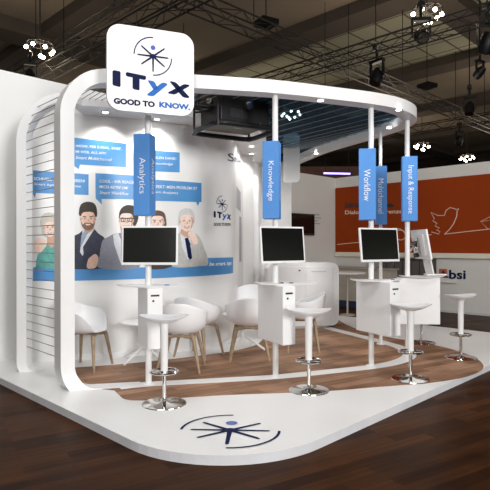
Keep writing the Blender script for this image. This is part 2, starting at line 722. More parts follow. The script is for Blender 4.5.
# blue band
b = bmesh.new()
wpoly([(33, 267.5), (60, 268.5), (110, 268.3), (170, 266.5), (206.5, 265.0), (206.5, 258), (233, 257.2), (233, 273), (210, 275.5), (150, 278.5), (110, 280), (62, 281), (33, 281)], 0, 0, b)
mpart('blue_band', b, M['printblue'], 'blue stripe below the printed people')


def wtext(s, pl, pr, hpx, mi=0, bold=0.01, shear=0.0, layer=3, name='slogan', m=None, lbl=None):
    """text between photo points pl and pr (ends of its baseline), height hpx."""
    A = on_wall(*pl)
    B = on_wall(*pr)
    h = on_wall(pl[0], pl[1] - hpx).y - A.y
    t = text_bm(s, 1, bold, shear)
    fit(t, 0, 0, 1, 1)
    for v in t.verts:
        x, y = v.co.x, v.co.y
        v.co = Vector((A.x + (B.x - A.x) * x, A.y + (B.y - A.y) * x + h * y, 0.002 + layer * 0.0009))
    mpart(name, t, m or M['letter'], lbl)


def bubble(poly, lbl):
    b = bmesh.new()
    wpoly(poly, 0, 0, b)
    mpart('speech_bubble', b, M['printblue'], lbl)


bubble([(71, 137.3), (126, 143.8), (126, 167.5), (80, 164.6), (78.8, 169.2), (72, 164.2), (71, 164.1)], 'speech bubble with three lines above the dark haired man')
wtext('WOW, PER E-MAIL, BRIEF,', (75.5, 147.6), (121.5, 150.6), 3.0)
wtext('IM WEB, ALS APP!', (75.5, 153.2), (106, 155.2), 3.0)
wtext('Smart Multichannel', (75.5, 159.0), (112, 161.3), 3.2, shear=0.3, bold=0.005)
bubble([(33, 170.3), (88.6, 174.4), (88.6, 195), (36, 193), (35, 198.2), (33, 194)], 'speech bubble half behind the white front post')
wtext('SCHNELL WIE DAS LEBEN!', (33.8, 180.0), (85, 182.6), 3.0)
wtext('Smart Input & Response', (33.8, 185.8), (81, 188.2), 3.2, shear=0.3, bold=0.005)
bubble([(95.4, 173.2), (143, 176), (143, 199.8), (101.5, 198.8), (102, 204.5), (95.6, 198.4)], 'speech bubble behind the Analytics sign')
wtext('COOL - IHR REAGIERT', (99.5, 182.6), (139, 184.2), 3.0)
wtext('MICH AKTIV UM!', (99.5, 188.2), (128, 189.6), 3.0)
wtext('Smart Workflow', (99.5, 194.0), (129, 195.4), 3.2, shear=0.3, bold=0.005)
bubble([(136, 149), (179.6, 152.6), (179.6, 172.4), (136, 170.8)], 'small speech bubble under the projector cage')
wtext('SUPER, VIELEN DANK!', (139.5, 158.6), (176, 160.4), 3.0)
wtext('Smart Knowledge', (139.5, 164.6), (173, 166.0), 3.2, shear=0.3, bold=0.005)
bubble([(146, 179.2), (201.4, 183), (201.4, 202), (199.6, 202.1), (197.8, 206), (196, 202), (146, 200.6)], 'wide speech bubble above the grey haired man')
wtext('PERFEKT: MEIN PROBLEM IST', (150, 187.8), (197, 190.0), 3.0)
wtext('Smart Analytics', (150, 193.6), (178, 195.0), 3.2, shear=0.3, bold=0.005)
wtext('be smart. ityx', (209, 267.2), (231.5, 266.0), 5.2, shear=0.25, bold=0.03, lbl='white slogan on the blue stripe')
wtext('Smart', (227.5, 161.0), (240.0, 166.0), 8, shear=0.0, bold=0.0, m=M['navy'], lbl='dark word high on the far end of the wall')

# small logo on the wall
cS = on_wall(222, 204)
b = logo_bm(0.115, 1.5)
for v in b.verts:
    v.co = Vector((cS.x + v.co.x, cS.y + v.co.y, 0.003 + v.co.z * 3))
mpart('star_logo', b, [M['navy'], M['dotblue']])
A = on_wall(213.5, 211.5)
B = on_wall(230.5, 219.5)
for k, lb in enumerate(letters_bm()):
    for v in lb.verts:
        v.co = Vector((A.x + (B.x - A.x) * v.co.x, B.y - 0.02 + (A.y - B.y + 0.03) * v.co.y, 0.004))
    mpart('logo_lettering', lb, M['navy'] if k == 0 else M['lblue'])
wtext('GOOD TO KNOW.', (213.5, 226), (230.5, 226), 3.2, bold=0.03, m=M['navy'], name='logo_tagline')

# far panels on the receding end of the wall
for (x0, x1, y0, y1, mm, nm) in ((236.5, 240.5, 186, 208, 'printgrey', 'text_panel'), (239.2, 241.2, 216, 262, 'printgrey', 'narrow_panel'), (243, 244.6, 176, 250, 'printgrey', 'narrow_panel')):
    b = bmesh.new()
    pA_, pB_ = on_wall(x0, (y0 + y1) / 2), on_wall(x1, (y0 + y1) / 2)
    z0_, z1_ = on_wall(x0, y1).y, on_wall(x0, y0).y
    face2d(b, [(pA_.x, z0_), (pB_.x, z0_), (pB_.x, z1_), (pA_.x, z1_)], 0.003)
    mpart(nm, b, M[mm], 'grey panel on the receding end of the wall')


# printed people -----------------------------------------------------------
def head(b, cx, cy, w, h, skin, hair, lay, hairpoly, glasses=None, beard=None):
    if hairpoly:
        wspline(hairpoly, lay, hair, b)
    for sx in (-1, 1):
        welly(cx + sx * w * .98, cy + h * .02, w * .14, h * .16, lay + 1, SH, b, 8)
    X = lambda u, v: (cx + u * w, cy + v * h)
    wspline([X(-.70, -.62), X(0, -.70), X(.70, -.62), X(.98, -.22), X(.93, .30), X(.62, .78), X(.2, 1.0), X(-.2, 1.0), X(-.62, .78), X(-.93, .30), X(-.98, -.22)], lay + 1, skin, b)
    wspline([X(.62, -.5), X(.98, -.2), X(.93, .32), X(.58, .8), X(.70, .3), X(.78, 0)], lay + 2, SH, b)
    if beard is not None:
        wspline([X(-.95, .22), X(-.72, .52), X(-.40, .36), X(0, .38), X(.40, .36), X(.72, .52), X(.95, .22), X(.86, .66), X(.5, 1.0), X(0, 1.12), X(-.5, 1.0), X(-.86, .62)], lay + 3, beard, b)
    for sx in (-1, 1):
        wpoly([X(sx * .20, -.24), X(sx * .68, -.30), X(sx * .72, -.22), X(sx * .20, -.17)], lay + 4, hair if hair != BL else BE, b)
        welly(cx + sx * w * .43, cy - h * .06, w * .22, h * .085, lay + 3, SH, b, 8)
        welly(cx + sx * w * .43, cy - h * .06, w * .14, h * .05, lay + 4, TE, b, 8)
        welly(cx + sx * w * .43, cy - h * .06, w * .08, h * .055, lay + 5, DK, b, 8)
    wpoly([X(-.06, .0), X(.10, -.02), X(.22, .24), X(-.18, .27), X(-.16, .21), X(.06, .19)], lay + 4, SH, b)
    wspline([X(-.44, .44), X(0, .48), X(.44, .44), X(.26, .66), X(0, .70), X(-.26, .66)], lay + 5, LP, b)
    wspline([X(-.36, .48), X(0, .51), X(.36, .48), X(.2, .60), X(0, .62), X(-.2, .60)], lay + 6, TE, b)
    if glasses is not None:
        for sx in (-1, 1):
            wpoly([X(sx * .08, -.26), X(sx * .86, -.24), X(sx * .80, .14), X(sx * .18, .14)], lay + 6, glasses, b)
            wpoly([X(sx * .18, -.16), X(sx * .74, -.14), X(sx * .70, .07), X(sx * .26, .07)], lay + 7, skin, b)
            welly(cx + sx * w * .43, cy - h * .04, w * .13, h * .06, lay + 8, DK, b, 8)
        wpoly([X(-1, -.24), X(1, -.22), X(1, -.14), X(-1, -.16)], lay + 8, glasses, b)


PM = [M['skin1'], M['skin2'], M['hair1'], M['hair2'], M['hair3'], M['suit'], M['gsuit'], M['lsuit'], M['shirt'], M['green'], M['blond'], M['beard'], M['teeth'], M['blackp'], M['navy'],
      mat('print_lips', (0.45, 0.14, 0.11), 0.5), mat('print_skin_shadow', (0.62, 0.37, 0.27), 0.5), mat('print_white_cloth', (0.74, 0.76, 0.8), 0.5, var=0.08, scale=30)]
SK, SL, H1, H2, H3, SU, GS, LS, SI, GR, BL, BE, TE, DK, NV, LP, SH, WC = range(18)

# woman in green at the wall's left end
b = bmesh.new()
wspline([(41, 228), (40, 221), (43, 214.5), (49, 212.5), (55, 214), (59, 220), (59.5, 229), (57, 236), (45, 237)], 1, BL, b)
wspline([(36, 266), (38, 254), (44, 245), (50, 242), (58, 243), (63, 250), (66, 268), (36, 267.6)], 2, GR, b)
wpoly([(47, 236), (55, 236), (56, 245), (51, 248), (47, 243)], 3, SH, b)
head(b, 50, 228, 5.8, 8.8, SL, BL, 4, [(43, 236), (41.5, 226), (42.5, 217), (47, 213), (53, 213), (58, 217), (59, 228), (57, 238), (50, 225)])
wspline([(34, 243), (39, 238), (45, 240), (47, 244), (43, 250), (38, 254), (34, 251)], 7, SL, b)
wspline([(36, 262), (40, 254), (48, 252), (52, 258), (48, 266), (40, 267.4)], 4, GR, b)
mpart('printed_person', b, PM, 'printed woman in a green top resting her chin on her hand')

# dark haired bearded man in navy suit
b = bmesh.new()
wspline([(66, 268), (67, 256), (69, 246), (72, 237.5), (79, 233.5), (84, 230), (94, 230), (99, 234), (104.5, 238), (106, 246), (107, 256), (107, 268)], 1, SU, b, 3)
wpoly([(82.5, 231), (86, 227.5), (94, 227), (96, 230.5), (91, 240), (82.5, 256), (80, 252)], 2, WC, b)
wpoly([(81.5, 235), (85.2, 229.5), (88, 233), (84, 241), (80, 249)], 3, SI, b)
wpoly([(94.5, 229), (97, 232), (90, 242), (83.5, 254), (83, 247), (90, 236)], 3, SU, b)
wpoly([(83.5, 222), (93.5, 221), (94, 229), (88, 233.5), (84.5, 230)], 4, SH, b)
head(b, 88.0, 219, 7.2, 10.2, SK, H1, 5, [(79.8, 216), (79.3, 209), (81.5, 204), (87, 201.8), (93.5, 203), (96.6, 208), (96.4, 217), (88, 214)], beard=BE)
wspline([(87, 268), (88, 260), (91, 256.5), (95, 254), (98, 256.5), (98, 262), (95, 268)], 3, SK, b)
wpoly([(66, 268), (68, 259), (86, 262), (88, 268)], 3, SU, b)
mpart('printed_person', b, PM, 'printed bearded man in a navy suit with folded arms')

# man with glasses in grey jacket
b = bmesh.new()
wspline([(99, 268), (99.5, 256), (101, 246), (103, 240), (109, 236.5), (114, 234), (124, 233), (134, 236), (138, 246), (139, 267.6)], 3, GS, b, 3)
wpoly([(113, 235), (118, 233), (121, 240), (121, 264), (118, 256), (114, 244)], 4, WC, b)
wpoly([(120, 226), (130, 226), (130, 238), (122, 240)], 4, SH, b)
head(b, 126.3, 220.5, 6.9, 10.4, SL, H1, 5, [(119.5, 219), (119.3, 212.5), (122, 207.5), (127.5, 205), (134, 206.3), (137.8, 211), (138, 219), (134, 226), (126, 214)], glasses=DK)
mpart('printed_person', b, PM, 'printed dark haired man with black glasses in a grey jacket')

# woman behind the monitor
b = bmesh.new()
wspline([(146, 268), (147, 250), (150, 242), (156, 238), (164, 240), (170, 248), (172, 266.4)], 2, H1, b, 3)
wpoly([(154, 230), (161, 230), (161.5, 241), (158, 246), (153.5, 241)], 3, SH, b)
head(b, 157.3, 222.5, 6.7, 9.6, SL, H2, 4, [(149.8, 228), (149.4, 216), (152, 212), (157.3, 210.4), (163, 212), (165.6, 217), (165.6, 228), (157, 220)])
mpart('printed_person', b, PM, 'printed brown haired woman whose face rises above the monitor')

# grey haired man with tie
b = bmesh.new()
wspline([(173, 267), (173.5, 254), (174.5, 244), (176.5, 236), (180, 232.5), (186, 230), (195, 233), (200, 238), (204, 248), (207.5, 258), (207.5, 265), (200, 266)], 1, LS, b, 3)
wpoly([(180, 233.5), (186, 230.5), (189.5, 237), (192, 246), (192, 260), (187.5, 260.5), (182, 247)], 2, WC, b)
wpoly([(184.6, 238.3), (187.8, 237.6), (190.4, 244), (192, 258), (190, 260.3), (187.8, 257)], 3, NV, b)
wpoly([(181, 229), (190, 231), (189.5, 238), (184, 236.5), (180, 233)], 3, SH, b)
head(b, 186.5, 221.5, 6.6, 9.8, SL, H3, 5, [(178.5, 226), (178.3, 215), (181, 210), (186.5, 208.2), (192, 210), (194.2, 216), (193.4, 222), (186, 216)])
wspline([(187.5, 233.5), (190.5, 231), (194, 232), (196.6, 237), (197.5, 243), (193.5, 244.5), (190.5, 239.5)], 9, SL, b)
wspline([(190, 244.5), (197, 240), (203, 250), (206, 262), (199, 264), (193, 254)], 8, LS, b)
wspline([(173, 266.6), (176, 260.5), (188, 259.5), (198, 261), (200, 266)], 8, LS, b)
mpart('printed_person', b, PM, 'printed grey haired man in a light jacket and navy tie, hand at his chin')

# ------------------------------------------------------------------ booth frame (front hoop + canopy ring)
ZB = EYE + 1.638      # underside of the canopy beam
TH = 0.140
WD = 0.19
frame = thing('canopy_frame', 'rounded white hoop frame forming post, beam and canopy ring of the stand', 'frame', (-1.80, 5.19, PT))
FO = Vector((-1.80, 5.19, PT))


def sweep(bm, path, w, t, normals, mi=0):
    """path: 3D centres; normals: horizontal width direction per point; thickness is perpendicular to both."""
    rings = []
    N = len(path)
    for i, p in enumerate(path):
        a = path[max(0, i - 1)]
        b = path[min(N - 1, i + 1)]
        tg = (b - a).normalized()
        n = normals[i]
        k = tg.cross(n).normalized()
        n2 = k.cross(tg).normalized()
        rings.append([bm.verts.new(p + n2 * (w / 2) * sx + k * (t / 2) * sy) for sx, sy in ((-1, -1), (1, -1), (1, 1), (-1, 1))])
    for A, B in zip(rings, rings[1:]):
        for k in range(4):
            bm.faces.new((A[k], A[(k + 1) % 4], B[(k + 1) % 4], B[k]))
    bm.faces.new(rings[0][::-1])
    bm.faces.new(rings[-1])


def hoop_path(base, tau, zlo, zhi, rlo, rhi, tail_lo, nseg=12):
    """comes along the floor towards base, turns up, post, turns over in direction tau."""
    base = Vector((base[0], base[1], 0))
    tau = Vector((tau[0], tau[1], 0)).normalized()
    pts = []
    for d in tail_lo:
        pts.append(base + tau * (rlo + d) + Vector((0, 0, zlo)))
    for k in range(nseg + 1):
        t = k / nseg * PI / 2
        pts.append(base + tau * (rlo - rlo * math.sin(t)) + Vector((0, 0, zlo + rlo - rlo * math.cos(t))))
    for k in range(1, 8):
        pts.append(base + Vector((0, 0, zlo + rlo + (zhi - rhi - zlo - rlo) * k / 8)))
    for k in range(nseg + 1):
        t = k / nseg * PI / 2
        pts.append(base + tau * (rhi - rhi * math.cos(t)) + Vector((0, 0, zhi - rhi + rhi * math.sin(t))))
    return pts


tau = Vector((0.98, 0.19, 0)).normalized()
PB = gp(61.0, 392.0) + Vector((0.785, 0.62, 0)) * TH / 2 + Vector((-0.62, 0.785, 0)) * 0.10
hp = hoop_path((PB.x, PB.y), tau, PT - TH / 2 + 0.008, ZB + TH / 2, 0.30, 0.39, (0.45, 0.3, 0.15))
nn = Vector((0.62, -0.785, 0))
nt_ = Vector((tau.y, -tau.x, 0))
norms = []
for i, p in enumerate(hp):
    d = (Vector((p.x, p.y)) - Vector((PB.x, PB.y))).length
    f = max(0.0, min(1.0, (d - 0.1) / 0.5))
    norms.append((nn * (1 - f) + nt_ * f).normalized())
# top ring continues on ringc
start = next(i for i, p in enumerate(ringc) if p.x > hp[-1].x + 0.12)
for i in range(start, len(ringc)):
    p = ringc[i]
    a = ringc[i - 1]
    b = ringc[min(i + 1, len(ringc) - 1)]
    t = (b - a).normalized()
    hp.append(Vector((p.x, p.y, ZB + TH / 2)))
    norms.append(Vector((t.y, -t.x, 0)))
bm = bmesh.new()
sweep(bm, [p - FO for p in hp], WD, TH, norms)
fb = obj('front_hoop', bm, M['white'], frame)
smooth_angle(fb, 35)

# rear post and soffit along the wall
sofp = offset2d(wallc, 0.46)
rbq = gp(23.5, 371)
rb = Vector((rbq.x, rbq.y + 0.03))
tau2 = Vector((0.97, 0.0, 0)).normalized()
hp2 = hoop_path(rb, tau2, PT - 0.05, ZB + 0.055, 0.16, 0.5, (0.05,))
n2 = Vector((0.0, -1, 0))
bm = bmesh.new()
sweep(bm, [p - FO for p in hp2], 0.17, 0.11, [n2] * len(hp2))
rp = obj('rear_post', bm, M['white'], frame)
smooth_angle(rp, 35)
bm = bmesh.new()
inner = [p for p in sofp if p.x > -2.15 or p.y > 7]
sp = [(rb.x + 0.50, rb.y - 0.08), (-2.0, rb.y - 0.08)] + [(p.x, p.y) for p in inner if p.x > -1.95] + [(p.x, p.y) for p in wallc[::-1] if p.x > rb.x + 0.50]
prism(bm, sp, ZB + 0.01, ZB + 0.10)
xf(bm, Matrix.Translation(-FO))
obj('soffit', bm, M['white'], frame)
# end panel of the canopy at the far tip
bm = bmesh.new()
prism(bm, [(0.02, 11.0), (0.98, 11.0), (0.98, 11.1), (0.02, 11.1)], PT, ZB + 0.1)
struct('wall_end', bm, M['wallwhite'], 'white end wall closing the far tip of the stand')
bm = bmesh.new()
for k in range(5):
    box(bm, (0.36 + k * 0.075, 10.985, 1.62), (0.03, 0.03, 3.09))
struct('trim_3', bm, M['white'], 'vertical white ribs on the far end wall')
bm = bmesh.new()
box(bm, (0.17, 10.6, 1.62), (0.2, 0.2, 3.09))
struct('trim_4', bm, M['white'], 'bright white pillar at the far end of the back wall')

# wires --------------------------------------------------------------------
wd = Vector((-0.62, 0.785))


def inter(o, d, A, B):
    e = B - A
    den = d.x * e.y - d.y * e.x
    if abs(den) < 1e-9:
        return None
    w = A - o
    t = (w.x * e.y - w.y * e.x) / den
    s = (w.x * d.y - w.y * d.x) / den
    return t if 0 <= s <= 1 and t > 0.05 else None


nw = 0
sofl = [Vector(p) for p in sp[0:2 + len([p for p in inner if p.x > -1.95])]]
barriers = [(sofl[i], sofl[i + 1]) for i in range(len(sofl) - 1)] + [(Vector((-2.9, rb.y - 0.08)), Vector((-2.1, rb.y - 0.08)))]
# close with ring's back side
barriers += [(ringc[i], ringc[i + 1]) for i in range(62, len(ringc) - 1)]
arc = 0
last = ringc[0]
acc = 0.0
seg = []
for i in range(1, len(ringc) - 20):
    d = (ringc[i] - ringc[i - 1]).length
    while acc + d >= (0.07 if ringc[i].x < -0.9 else 0.12 if ringc[i].x < 0.1 else 0.24):
        t = ((0.07 if ringc[i].x < -0.9 else 0.12 if ringc[i].x < 0.1 else 0.24) - acc) / d
        p = ringc[i - 1] + (ringc[i] - ringc[i - 1]) * t
        ringc_i = p
        seg.append(p)
        # advance
        d = d * (1 - t)
        acc = 0
        if d < 1e-6:
            break
        ringc[i - 1] = p
    acc += d
for p in seg:
    ts = [t for t in (inter(p, wd, A, B) for A, B in barriers) if t]
    if not ts or nw >= 62 or p.x < PB.x + 0.30:
        continue
    t = min(ts)
    if t < 0.25:
        continue
    q = p + wd * t
    b = bmesh.new()
    tube(b, [Vector((p.x, p.y, ZB + 0.10)) - FO, Vector((q.x, q.y, ZB + 0.09)) - FO], 0.0045, 5)
    obj('wire', b, M['steel'], frame)
    nw += 1
# side wires between front post and rear post
z = 0.36
k = 0
while z < 3.15 and k < 34:
    xo = 0.0
    if z > ZB - 0.36:
        q = (z - (ZB - 0.36)) / 0.46
        xo = 0.46 * (1 - math.sqrt(max(0, 1 - q * q)))
    b = bmesh.new()
    tube(b, [Vector((PB.x - 0.06 + xo, PB.y + 0.07, z)) - FO, Vector((rb.x + 0.05 + xo, rb.y - 0.06, z)) - FO], 0.0045, 5)
    obj('wire', b, M['steel'], frame)
    z += 0.098
    k += 1

# tinted film stretched in the ring
fp = [Vector((p.x, p.y)) for p in catmull([(x, y, 0) for x, y in ring], 8)]
ringc = fp
bm = bmesh.new()
pl = [(p.x, p.y) for p in fp if p.x > 0.15 and p.y < 11] + [(0.55, 11.0), (0.42, 9.8), (0.36, 8.7), (0.30, 8.0), (0.05, 7.3), (0.1, 6.4)]
prism(bm, pl, ZB + 0.118, ZB + 0.121)
xf(bm, Matrix.Translation(-FO))
fo = obj('film', bm, M['film'], frame)
fo['label'] = 'blue tinted see-through film stretched inside the canopy ring'

# downlights
def downlight(p, zz, lbl, e=9, watt=True):
    b = bmesh.new()
    lathe(b, [(0, 0), (0.036, 0), (0.036, 0.02), (0, 0.02)], 16)
    o = obj('lamp_disc', b, M['down'])
    t = thing('downlight', lbl, 'downlight', (p[0], p[1], zz - 0.012), 0, 'recessed downlights in the canopy')
    o.parent = t
    b = bmesh.new()
    lathe(b, [(0.036, 0.0), (0.05, 0.0), (0.05, 0.014), (0.036, 0.014)], 20)
    obj('trim_ring', b, M['white'], t)
    if watt:
        l = bpy.data.lights.new('downlight_lamp', 'SPOT')
        l.energy = e
        l.spot_size = R(140)
        l.spot_blend = 0.7
        l.shadow_soft_size = 0.03
        l.color = (1, 0.97, 0.93)
        lo = bpy.data.objects.new('downlight_lamp', l)
        C.objects.link(lo)
        lo.parent = t
        lo.location = (0, 0, -0.02)


for (px, py, lbl) in ((320.4, 99.7, 'bright downlight under the front beam near the projector'), (398.8, 109.2, 'bright downlight under the beam at its rounded end'),
                      (389.2, 127.3, 'bright downlight under the rear side of the canopy ring'), (316, 153.0, 'downlight under the rear beam above the far white wall')):
    q = gp(px, py, ZB)
    downlight(q, ZB, lbl, 14)
for (px, py, lbl) in ((105.3, 112.5, 'downlight in the soffit above the bearded man of the mural'), (157, 119.4, 'downlight in the soffit behind the lower edge of the name board'),
                      (203, 128.5, 'downlight in the soffit behind the projector cage'),
                      (251.5, 139.5, 'downlight nearest the projector in the soffit row'), (251.5, 146.5, 'second downlight behind the projector in the soffit row'), (251.7, 153.8, 'third downlight of the receding soffit row'),
                      (252.2, 160.4, 'fourth downlight of the receding soffit row'), (252.6, 165.0, 'furthest downlight of the receding soffit row')):
    q = gp(px, py, ZB)
    downlight(q, ZB + 0.012, lbl, 26)

# ------------------------------------------------------------------ poles
PO = [('Analytics', (148.6, 384.0), 0), ('Knowledge', (275.6, 377.0), 0), ('Workflow', (371.4, 366.0), 0), ('Multichannel', None, 0), ('Input & Response', (407.6, 355.0), 0)]
polexy = {}
for nm, px, _ in PO:
    if px:
        q = gp(*px)
    else:
        q = dp(380, 129, 7.62)
    polexy[nm] = (q.x, q.y)
polexy['Multichannel'] = (dp(380.5, 200, 7.60).x, 7.60)
for nm, (x, y) in polexy.items():
    p = thing('support_pole', 'white round pole under the canopy carrying the blue %s sign' % nm, 'pole', (x, y, PT), 0, 'poles under the canopy ring')
    r = 0.032 if nm != 'Multichannel' else 0.025
    b = bmesh.new()
    cone(b, (0, 0, 0.004), (0, 0, ZB - PT + 0.01), r, r, 20)
    o = obj('pole', b, M['white'], p, smooth=False)
    smooth_angle(o)
    b = bmesh.new()
    lathe(b, [(0, 0), (0.06, 0), (0.06, 0.012), (0.034, 0.016), (0, 0.016)], 20)
    obj('foot_plate', b, M['white'], p)

SG = [('Analytics', 133.6, 213.2, 0.175, 144.6), ('Knowledge', 141.0, 217.0, 0.178, 271.8), ('Workflow', 148.6, 218.6, 0.195, 367.2), ('Multichannel', 166.0, 224.0, 0.165, 380.8), ('Input & Response', 156.3, 221.4, 0.19, 409.2)]
for nm, yt, yb, w, pxc in SG:
    x, y = polexy[nm]
    sx = pxc
    xs_ = dp(pxc, (yt + yb) / 2, y).x
    x = max(x - w * 0.42, min(x + w * 0.42, xs_))
    zt = dp(sx, yt, y - 0.08).z
    zb = zt - 0.84
    s = thing('topic_sign', 'blue upright box sign reading %s on its white pole' % nm, 'sign', (x, y, zb), R(-12), 'blue topic signs on the poles')
    h = zt - zb
    b = bmesh.new()
    box(b, (0, 0, h / 2), (w, w, h))
    o = obj('sign_box', b, M['blue'], s, bevel=0.004)
    for face in range(2):
        t = text_bm(nm, 1.0, -0.004)
        xs = [v.co.x for v in t.verts]
        ln = max(xs) - min(xs)
        sc = 0.085 if len(nm) < 12 else 0.07
        L = {'Analytics': .37, 'Knowledge': .43, 'Workflow': .37, 'Multichannel': .50, 'Input & Response': .62}[nm]
        fit(t, -L / 2, -0.0, L / 2, 0.075 + (0.012 if 'y' in nm or 'p' in nm else 0))
        for v in t.verts:
            v.co.y -= 0.04
        # rotate to read downwards, lay on face
        mt = Matrix.Rotation(PI / 2, 4, 'X') @ Matrix.Rotation(-PI / 2, 4, 'Z')
        mt = Matrix.Translation((0.0, -w / 2 - 0.0015, h * 0.485)) @ mt
        if face == 1:
            mt = Matrix.Rotation(PI / 2, 4, 'Z') @ mt
        xf(t, mt)
        obj('lettering', t, M['letter'], s)

# ------------------------------------------------------------------ name board
bl = dp(106.5, 66, 5.02)
br_ = dp(193.0, 76, 5.33)
ang = math.atan2(br_.y - bl.y, br_.x - bl.x)
Wb = math.hypot(br_.x - bl.x, br_.y - bl.y)
zt = dp(106.5, 23.5, 5.02).z
zb = dp(106.5, 110, 5.02).z
Hb = zt - zb
board = thing('name_board', 'large rounded white name board with blue star logo above the front beam', 'sign', (bl.x, bl.y, zb), ang)
b = bmesh.new()


def rrect(x0, y0, x1, y1, r, n=6):
    out = []
    for cx, cy, a0 in ((x1 - r, y1 - r, 0), (x0 + r, y1 - r, 90), (x0 + r, y0 + r, 180), (x1 - r, y0 + r, 270)):
        for k in range(n + 1):
            a = R(a0 + 90 * k / n)
            out.append((cx + r * math.cos(a), cy + r * math.sin(a)))
    return out


prism(b, rrect(0, 0, Wb, Hb, 0.13), -0.035, 0.035)
xf(b, Matrix.Rotation(PI / 2, 4, 'X'))
obj('board', b, M['white'], board)
FT = Matrix.Translation((0, -0.037, 0)) @ Matrix.Rotation(PI / 2, 4, 'X')
b = logo_bm(0.185, 1.15)
xf(b, FT @ Matrix.Translation((Wb * 0.515, Hb * (1 - 0.325), 0)))
obj('star_logo', b, [M['navy'], M['dotblue']], board)
for k, lb in enumerate(letters_bm()):
    for v in lb.verts:
        v.co = Vector((Wb * (0.06 + 0.885 * v.co.x), Hb * (1 - 0.80 + 0.265 * v.co.y), 0.0))
    xf(lb, FT)
    obj('lettering', lb, M['navy'] if k == 0 else M['lblue'], board)['label'] = 'dark letters' if k == 0 else 'blue letter y'
t = fit(text_bm('GOOD TO', 1, 0.055), Wb * 0.072, Hb * 0.07, Wb * 0.535, Hb * 0.14)
xf(t, FT)
obj('tagline', t, M['navy'], board)
t = fit(text_bm('KNOW.', 1, 0.055), Wb * 0.585, Hb * 0.077, Wb * 0.955, Hb * 0.147)
xf(t, FT)
obj('tagline', t, M['lblue'], board)
b = bmesh.new()
for k in (0.25, 0.75):
    box(b, (Wb * k, 0.10, Hb * .5), (0.03, 0.15, 0.30))
obj('bracket', b, M['white'], board)

# ------------------------------------------------------------------ projector in its cage
pc = dp(234.5, 113.5, 6.50)
prj = thing('projector', 'black projector in a tubular cage hanging below the front beam', 'projector', (pc.x, pc.y, pc.z), R(30))
w2, d2, h2 = 0.38, 0.31, 0.20
b = bmesh.new()
box(b, (0, 0, 0.005), (w2 * 1.78, d2 * 1.78, 0.37))
obj('housing', b, M['black'], prj, bevel=0.02, seg=3)
b = bmesh.new()
box(b, (0, 0, -0.184), (w2 * 1.68, d2 * 1.68, 0.01))
ob = obj('bottom_plate', b, mat('projector_underside', (0.10, 0.085, 0.05), 0.5, var=0.15), prj)
b = bmesh.new()
box(b, (0.03, -0.04, -0.1905), (0.12, 0.012, 0.002))
obj('name_plate', b, M['grey'], prj)
b = bmesh.new()
cone(b, (0.02, -d2 * .89, 0.03), (0.02, -d2 * .89 - 0.07, 0.03), 0.062, 0.055, 20)
obj('lens_barrel', b, M['blackp'], prj)
b = bmesh.new()
lathe(b, [(0, 0.018), (0.02, 0.016), (0.04, 0.008), (0.046, 0)], 20)
xf(b, Matrix.Translation((0.02, -d2 * .89 - 0.071, 0.03)) @ Matrix.Rotation(PI / 2, 4, 'X'))
lm = mat('lens_glass', (0.03, 0.04, 0.09), 0.05)
obj('lens', b, lm, prj)


def looprect(x, y, r, z, n=5):
    return [(p[0], p[1], z) for p in rrect(-x, -y, x, y, r, n)]


for zz in (-0.225, 0.20):
    b = bmesh.new()
    tube(b, looprect(w2 + 0.05, d2 + 0.05, 0.13, zz), 0.031, 10, closed=True)
    obj('cage_rail', b, M['black'], prj)
for sx in (-1, 1):
    for sy in (-1, 1):
        b = bmesh.new()
        cone(b, (sx * (w2 + .02), sy * (d2 + .02), -0.235), (sx * (w2 + .02), sy * (d2 + .02), 0.21), 0.015, n=10)
        for zz in (-0.225, 0.20):
            cone(b, (sx * (w2 + .02), sy * (d2 + .02), zz - .03), (sx * (w2 + .02), sy * (d2 + .02), zz + .03), 0.028, n=10)
        obj('cage_upright', b, M['black'], prj)
for sx in (-1, 1):
    b = bmesh.new()
    cone(b, (sx * 0.16, -(d2 + .05), 0.2), (sx * 0.16, d2 + .05, 0.2), 0.014, n=8)
    cone(b, (sx * 0.16, -(d2 + .04), -0.225), (sx * 0.16, -(d2 + .04), -0.17), 0.012, n=8)
    obj('cross_bar', b, M['black'], prj)
b = bmesh.new()
hz = ZB + 0.06 - pc.z
tube(b, [(-0.1, 0, 0.2), (-0.1, 0, hz - .03)], 0.016, 8)
tube(b, [(0.1, 0, 0.2), (0.1, 0, hz - .03)], 0.016, 8)
tube(b, [(-0.62, 0, hz - .03), (0.62, 0.0, hz - .03)], 0.018, 8)
obj('hanger', b, M['black'], prj)
for k in range(3):
    b = bmesh.new()
    pts = [(-0.36 - .05 * k, -0.1 + .1 * k, 0.2), (-0.46, -0.12 + .1 * k, 0.24 - .03 * k), (-0.50, 0 + .06 * k, 0.10 - .05 * k), (-0.42, .08 * k, 0.0), (-0.30, .05 * k, 0.02)]
    tube(b, catmull(pts, 6), 0.011, 6)
    obj('cable', b, M['blackp'], prj)
b = bmesh.new()
cone(b, (-0.43, -0.22, 0.03), (-0.49, -0.27, 0.03), 0.03, 0.036, 12)
obj('connector', b, M['chrome'], prj)
b = bmesh.new()
for k in range(12):
    box(b, (-0.2 + k * 0.02, -d2 * .893, -0.07), (0.008, 0.004, 0.10))
obj('vent', b, M['blackp'], prj)

